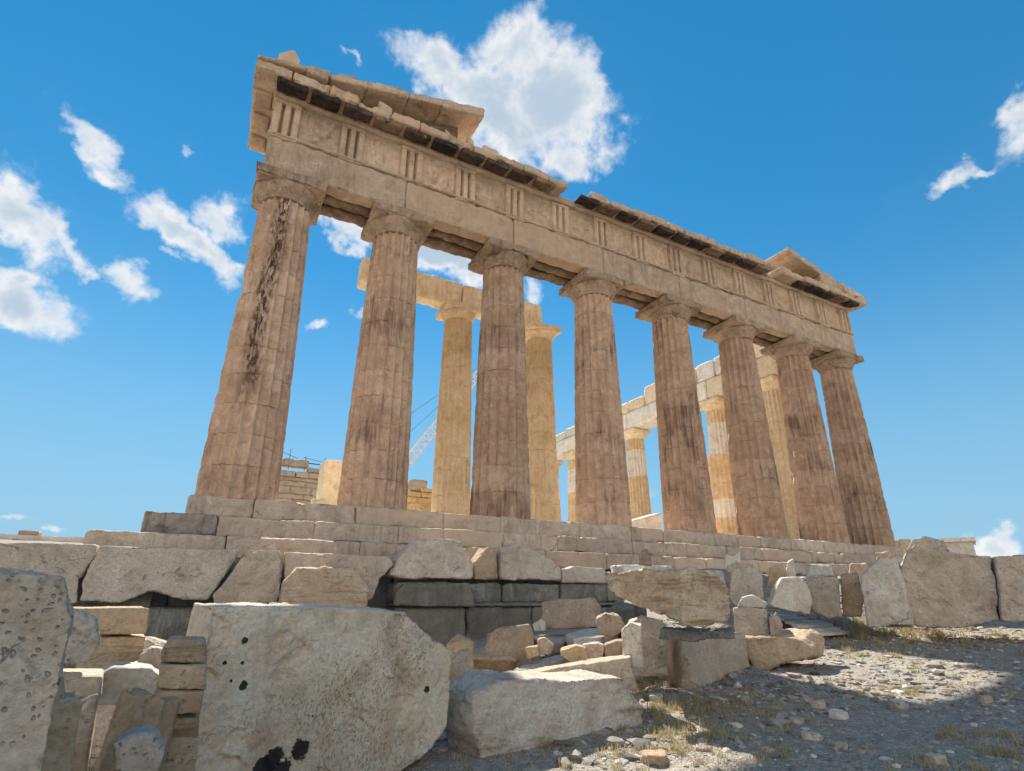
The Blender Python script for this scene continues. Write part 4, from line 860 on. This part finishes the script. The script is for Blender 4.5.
# small stones at the foot of the steps, right half
STP = [('jagged white stone standing on the lower steps', [(721, 563), (725, 553), (733, 556), (740, 550), (741, 564)], 'white', 19.0), ('pale jagged stone right of the ramp top', [(780, 572), (787, 560), (794, 557), (796, 573)], 'white', 18.5),
 ('brown stone beside the pale jagged one at the ramp top', [(764, 577), (768, 567), (778, 564), (788, 572), (786, 579)], 'warm', 18.0), ('bright pale stone just behind the top of the pocked block', [(800, 572), (808, 566), (831, 565), (832, 572)], 'white', 17.5),
 ('grey stone standing left of the ramp top', [(726, 577), (732, 569), (752, 567), (762, 575), (760, 582), (728, 583)], 'grey_block', 17.0), ('long grey stone behind the right end of the great wedge', [(676, 574), (690, 570), (722, 571), (728, 580), (700, 583)], 'grey_block', 15.5),
 ('tan stone just above the ramp top', [(726, 566), (738, 563), (754, 564), (752, 569), (728, 570)], 'warm', 18.5), ('rubble stone behind the leaning block', [(842, 573), (850, 563), (868, 562), (872, 572)], 'block', 18.5),
 ('tan stone beneath the rightmost column, beside the biggest block', [(868, 566), (876, 552), (892, 549), (900, 560)], 'warm', 20.0), ('dark stone beneath the left tip of the great wedge', [(610, 607), (622, 602), (648, 608), (646, 617), (612, 618)], 'foundation', 11.8),
 ('grey stone beneath the middle of the great wedge', [(628, 622), (642, 616), (664, 620), (664, 632), (630, 634)], 'grey_block', 9.6), ('stone at the edge of the ramp, beside the white rounded stone', [(768, 618), (776, 612), (782, 622), (776, 630), (768, 628)], 'block', 12.0)]
for lab, pts, mt, dd_ in STP:
    face(lab, pts, mt, dist=dd_, thick=.45, chip=.07, big=.05, drop=.5, group='small stones at the foot of the steps', name='broken_stone', cat='stone', cuts=5, cdepth=.12)
# loose stones on the ground
LO = [(654, 761, 'warm', .10, 'angular pale stone on the dry grass, lower middle'), (718, 677, 'white', .07, 'flat white chip in the shade right of the two-sided block'), (655, 700, 'white', .09, 'thin white slab on the grass right of the long lying block'),
 (812, 738, 'grey_block', .07, None), (796, 722, 'grey_block', .06, None), (838, 716, 'white', .08, None), (818, 706, 'block', .07, None), (842, 748, 'block', .05, None), (900, 706, 'grey_block', .07, None), (860, 693, 'block', .05, None), (935, 760, 'block', .06, None), (985, 700, 'block', .07, None), (705, 752, 'grey_block', .06, None), (690, 740, 'brown', .05, None), (766, 752, 'block', .05, None)]
for (u, v, mt, s, lab) in LO:
    SEED[0] += 1; c = on_ground(u, v); rr = random.Random(u); n = 7; pl = [(c[0]+s*rr.uniform(.8, 1.5)*math.cos(a_*2*math.pi/n), c[1]+s*rr.uniform(.8, 1.5)*math.sin(a_*2*math.pi/n)) for a_ in range(n)]
    V, F = prism([(x, y, c[2]+s*rr.uniform(.5, .8)) for x, y in pl], [(x, y, c[2]-.03) for x, y in pl])
    o = finish('loose_stone', V, F, mt, lab or 'fist-sized weathered stone lying loose on the gravel at lower right', 'loose stones on the gravel', 'stone', max(.008, s/7), .004, .012, .02, SEED[0], (1, 1, 1), .3)

# ------------------------------------------------------------------ plank ramp
nl, nr_ = on_ground(813, 636, .14), on_ground(849, 629, .14); fl_, fr_ = on_dist(721, 586, 16.6), on_dist(747, 588, 17.4)
ramp = empty('wooden_ramp', tuple((nl+nr_)/2), 'weathered grey plank ramp with steps leading up between the blocks at the right', 'ramp')
NP = 17
for k in range(NP):
    s0, s1 = k/NP, (k+.93)/NP
    q = [nl+(fl_-nl)*s0, nr_+(fr_-nr_)*s0, nr_+(fr_-nr_)*s1, nl+(fl_-nl)*s1]; q = np.array(q); q[:, 2] += random.uniform(-.008, .008); q[:2, 2] = q[:2, 2].mean(); q[2:, 2] = q[:2, 2].mean()+.02
    V = np.vstack([q-[0, 0, .05], q]); mesh_obj('plank', V, boxVF((0, 0, 0), (1, 1, 1))[1], M['wood'], ramp, tuple(V.mean(0)), smooth=False)
for a_, c_ in ((nl, fl_), (nr_, fr_)):
    side = nrm(np.cross(c_-a_, (0, 0, 1)))*.03; b = MB(); q0, q1 = a_-[0, 0, .06], c_-[0, 0, .06]
    V = [q0-side-[0, 0, .16], q0+side-[0, 0, .16], q1+side-[0, 0, .25], q1-side-[0, 0, .25], q0-side, q0+side, q1+side, q1-side]
    mesh_obj('side_beam', np.array(V), boxVF((0, 0, 0), (1, 1, 1))[1], M['dark_wood'], ramp, tuple(np.mean(V, 0)), smooth=False)

# ------------------------------------------------------------------ far things
cr = empty('lattice_crane', (14, 75, 0), 'faded red lattice boom crane far behind the temple', 'crane')
def lat(a_, c_, w0, w1, bays, r_, name, mat):
    a_ = np.array(a_, float); c_ = np.array(c_, float); d = nrm(c_-a_); t_ = nrm(np.cross(d, (0, 1, 0))); u_ = np.cross(d, t_); b = MB(); prev = None
    for i in range(bays+1):
        s = i/bays; w = w0+(w1-w0)*s; p = a_+(c_-a_)*s; q = [p+w*(t_*x+u_*y) for x, y in ((-1, -1), (1, -1), (1, 1), (-1, 1))]
        if prev is not None:
            for j in range(4):
                b.bar(prev[j], q[j], r_*1.5, 5); b.bar(prev[j], q[(j+1) % 4], r_, 4)
                b.bar(q[j], q[(j+1) % 4], r_, 4)
        prev = q
    return b.build(name, mat, cr, tuple((a_+c_)/2), smooth=False)
lat((15.6, 75, 1.8), (43, 75, 41.5), .85, .65, 34, .06, 'boom', M['crane_red'])
b = MB(); b.bar((13, 75, 3), (18.5, 75, 14.5), .12); b.bar((18.5, 75, 14.5), (43, 75, 41.5), .05); b.build('stay_cable', M['cable'], cr, (14, 75, 7), smooth=False)
b = MB(); b.bar((13, 75, 3), (17, 75, 18.5), .12); b.bar((17, 75, 18.5), (43, 75, 41.8), .05); b.build('stay_cable', M['cable'], cr, (14, 75, 9), smooth=False)
b = MB(); b.box((9.5, 73, .9), (15, 77, 1.6)); b.box((10, 73.4, 1.6), (13.2, 76.6, 4.0)); b.build('cab', M['crane_cab'], cr, (12, 75, 1), smooth=False)
b = MB()
for y in (72.8, 76.4): b.box((9, y, 0), (15.6, y+.9, .95))
b.build('track', M['iron'], cr, (12, 75, 0), smooth=False)
rl = empty('metal_scaffold_rail', (6, 40.6, 9.2), 'thin metal scaffold rail on top of the broken wall inside the temple', 'scaffold rail')
b = MB()
for x in (5.0, 6.5, 8.4): b.bar((x, 40.6, 8.9), (x, 40.6, 11.0 if x < 5.5 else 10.5), .028)
b.build('post', M['iron'], rl, (6, 40.6, 9.2), smooth=False)
b = MB(); b.bar((4.1, 40.6, 10.7), (5.8, 40.6, 10.1), .025); b.bar((6.3, 40.6, 10.3), (9.0, 40.6, 9.9), .025); b.bar((5.7, 40.6, 9.8), (9.0, 40.6, 9.7), .06); b.build('rail', M['iron'], rl, (6, 40.6, 10), smooth=False)
face('pale slab lying on the temple floor between the far colonnade columns', [(632, 531), (634, 520), (646, 517), (662, 512), (663, 533)], 'white', y=9.0, thick=1.5, chip=.1, name='marble_slab', cat='stone slab')
V, F = weather(*boxVF((-11, 5.7, -1.1), (-3.1, 6.3, -.68)), voxel=.07, rough=.01, big=.02, chip=.03, seed=1501); tag(mesh_obj('low_wall', V, F, M['white'], None, (-7, 6, -1.1)), 'low pale kerb wall on the terrace at the far left', 'wall')
V, F = weather(*boxVF((-5.75, 5.75, -.68), (-5.25, 6.2, -.55)), voxel=.03, rough=.01, big=.02, chip=.03, seed=1502); tag(mesh_obj('small_block', V, F, M['warm'], None, (-5.5, 6, -.68)), 'small yellowish stone on the low kerb wall at the far left', 'stone')
p = on_dist(963, 560, 70); q = on_dist(903, 560, 46)
bd = empty('distant_building', (p[0], p[1], -2.3), 'small pale ruined building far away beyond the biggest block at the right', 'building')
d_ = nrm((p-EYE)*[1, 1, 0]); l_ = np.array([d_[1], -d_[0], 0])
def obox(c, w, dpt, z0, z1):
    P = [c-l_*w/2, c+l_*w/2, c+l_*w/2+d_*dpt, c-l_*w/2+d_*dpt]; return np.array([(a_[0], a_[1], z) for z in (z0, z1) for a_ in P]), boxVF((0, 0, 0), (1, 1, 1))[1]
s_ = math.hypot(*(p-EYE)[:2])*math.cos(math.atan((963-CX)/FPX))/FPX
mesh_obj('wall', *obox(p, 22*s_, 5, -2.4, EYE[2]+(594-545)*s_), M['white'], bd, (p[0], p[1], -2.4), smooth=False)
mesh_obj('roof', *obox(p-d_*.3, 27*s_, 5.6, EYE[2]+(594-545)*s_+.01, EYE[2]+(594-541)*s_), M['white'], bd, (p[0], p[1], 2), smooth=False)
s_ = math.hypot(*(q-EYE)[:2])*math.cos(math.atan((903-CX)/FPX))/FPX; b = MB()
for k in range(4):
    V, F = obox(q+l_*(k-1.5)*9*s_, 8.6*s_, 1.2, -2.4, EYE[2]+(594-541-2*(k % 2)-k)*s_); b.add(V, F)
tag(b.build('distant_wall', M['block'], None, (q[0], q[1], -2.4), smooth=False), 'low stone wall in the distance right of the rightmost column', 'wall')

# ------------------------------------------------------------------ gravel, dry grass
rg = np.random.default_rng(21)
ico = bmesh.new(); bmesh.ops.create_icosphere(ico, subdivisions=1, radius=1.); IV = np.array([v.co for v in ico.verts]); IF = np.array([[v.index for v in f.verts] for f in ico.faces]); ico.free()
def scatter(n, x0, x1, y0, y1, smin, smax, seed):
    r = np.random.default_rng(seed); x = r.uniform(x0, x1, n); y = r.uniform(y0, y1, n); s = smin*np.exp(r.random(n)**2.2*math.log(smax/smin))
    keep = fbm(np.stack([x, y, x*0], 1), .55, 3, 77)+r.uniform(-.35, .55, n) > 0; return x[keep], y[keep], s[keep]
xx, yy, ss = [np.concatenate(q) for q in zip(scatter(17000, 1.2, 10, -16.2, -9.2, .006, .036, 1), scatter(9000, 4, 18, -12, -6.5, .010, .055, 2), scatter(2500, -.8, 2.8, -14.5, -11, .006, .03, 3), scatter(3800, .8, 9, -12.5, -6.5, .014, .085, 4))]
n = len(xx); nv = len(IV); P = np.repeat(IV[None], n, 0)*(1+.35*rg.uniform(-1, 1, (n, nv, 1))); P = P*ss[:, None, None]*np.stack([rg.uniform(.8, 1.7, n), rg.uniform(.8, 1.4, n), rg.uniform(.35, .7, n)], 1)[:, None, :]
a_ = rg.uniform(0, 6.28, n); ca, sa = np.cos(a_)[:, None], np.sin(a_)[:, None]
X2 = P[..., 0]*ca-P[..., 1]*sa; Y2 = P[..., 0]*sa+P[..., 1]*ca
gp = np.stack([xx, yy, xx*0], 1); zz = gz(xx, yy)+.05*fbm(gp, .8, 4, 3)+.018*fbm(gp, 7, 3, 5)
V = np.stack([X2+xx[:, None], Y2+yy[:, None], P[..., 2]+zz[:, None]+(ss*.15)[:, None]], -1).reshape(-1, 3); F = (IF[None]+(np.arange(n)*nv)[:, None, None]).reshape(-1, 3)
m, t = newmat('limestone_gravel'); g = NG(t); rpi = g.n('ShaderNodeNewGeometry').outputs['Random Per Island']
cr_ = g.n('ShaderNodeValToRGB', {'Fac': rpi}); e = cr_.color_ramp.elements; e[0].color = (.13, .115, .10, 1); e[1].color = (.60, .56, .50, 1); e[1].position = .95
for p_, c_ in ((.3, (.24, .215, .185, 1)), (.6, (.34, .315, .275, 1)), (.8, (.30, .245, .185, 1))): k = cr_.color_ramp.elements.new(p_); k.color = c_
bs = g.n('ShaderNodeBsdfPrincipled', {'Base Color': cr_.outputs[0], 'Roughness': .9, 'Specular IOR Level': .2}); g.n('ShaderNodeOutputMaterial', {'Surface': bs.outputs[0]}); M['gravel'] = m
tag(mesh_obj('gravel', V, F, M['gravel'], smooth=False), 'loose limestone gravel and chips strewn over the path at lower right', 'gravel', kind='stuff')
# dry grass: (pixel of the patch centre, spread in metres, blades, height)
GR = [(700, 700, .42, 1900, .10), (735, 715, .5, 2200, .09), (690, 735, .4, 1700, .10), (665, 715, .30, 1300, .12), (760, 740, .4, 900, .07), (640, 745, .4, 1100, .10), (715, 760, .35, 700, .07), (600, 760, .5, 900, .07), (700, 765, .4, 600, .07),
 (850, 648, .8, 1500, .12), (890, 652, .9, 1400, .10), (930, 645, 1.0, 1000, .12), (870, 632, .6, 1600, .28), (905, 634, .7, 1300, .26), (840, 645, .5, 900, .16), (905, 692, .25, 700, .09), (1000, 745, .25, 900, .12), (930, 768, .2, 400, .12), (980, 690, .3, 300, .07), (790, 690, .4, 400, .06),
 (660, 690, .3, 700, .16), (745, 688, .4, 600, .10), (72, 760, .25, 700, .14), (470, 765, .5, 1000, .08), (560, 765, .5, 800, .07), (520, 690, .3, 300, .12), (760, 665, .4, 500, .12), (960, 640, .8, 700, .16), (480, 640, .5, 400, .3)]
BV = []; BF = []; nb = 0
for k, (u, v, sp_, cnt, hh_) in enumerate(GR):
    c = on_ground(u, v); r = np.random.default_rng(900+k); q = rg.integers(0, 999); cnt = int(cnt*.6)
    ncl = max(6, cnt//28); cx = c[0]+r.normal(0, sp_, ncl); cy = c[1]+r.normal(0, sp_, ncl); id_ = r.integers(0, ncl, cnt)
    x = cx[id_]+r.normal(0, .035, cnt); y = cy[id_]+r.normal(0, .035, cnt); gp = np.stack([x, y, x*0], 1); z = gz(x, y)+.05*fbm(gp, .8, 4, 3)+.018*fbm(gp, 7, 3, 5)-.005
    h_ = hh_*.72*r.uniform(.3, 1.15, cnt); an = r.uniform(0, 6.28, cnt); ln = r.uniform(.2, 1.0, cnt)*h_; w = r.uniform(.0014, .0032, cnt)*(1+math.hypot(c[0]-EYE[0], c[1]-EYE[1])/12)
    dx, dy = np.cos(an), np.sin(an)
    A_ = np.stack([x-dy*w, y+dx*w, z], 1); B_ = np.stack([x+dy*w, y-dx*w, z], 1); C_ = np.stack([x+dx*ln*.35+dy*w*.7, y+dy*ln*.35-dx*w*.7, z+h_*.6], 1); D_ = np.stack([x+dx*ln*.35-dy*w*.7, y+dy*ln*.35+dx*w*.7, z+h_*.6], 1); E_ = np.stack([x+dx*ln, y+dy*ln, z+h_*.95], 1)
    BV.append(np.stack([A_, B_, C_, D_, E_], 1).reshape(-1, 3)); i = np.arange(cnt)*5+nb
    BF += np.stack([i, i+1, i+2, i+3], 1).tolist()+np.stack([i+3, i+2, i+4], 1).tolist(); nb += cnt*5
m, t = newmat('dry_grass'); g = NG(t); rpi = g.n('ShaderNodeNewGeometry').outputs['Random Per Island']; P_ = g.n('ShaderNodeNewGeometry').outputs['Position']
c = g.mix(g.rng(g.m('ADD', g.m('MULTIPLY', rpi, .5), g.m('MULTIPLY', g.noise(P_, .7, 4, .6), .8)), .62, .92), rgba((.46, .37, .20)), rgba((.14, .14, .05)))
c = g.mix(g.m('MULTIPLY', rpi, .4), c, rgba((.58, .49, .33)))
bs = g.n('ShaderNodeBsdfPrincipled', {'Base Color': c, 'Roughness': .8, 'Specular IOR Level': .1}); tr = g.n('ShaderNodeBsdfTranslucent', {'Color': c}); ms = g.n('ShaderNodeMixShader', {0: .35, 1: bs.outputs[0], 2: tr.outputs[0]})
g.n('ShaderNodeOutputMaterial', {'Surface': ms.outputs[0]}); M['grass'] = m
tag(mesh_obj('dry_grass', np.concatenate(BV), BF, M['grass'], smooth=False), 'tufts of dry yellow and green grass between the blocks and the gravel', 'grass', kind='stuff')
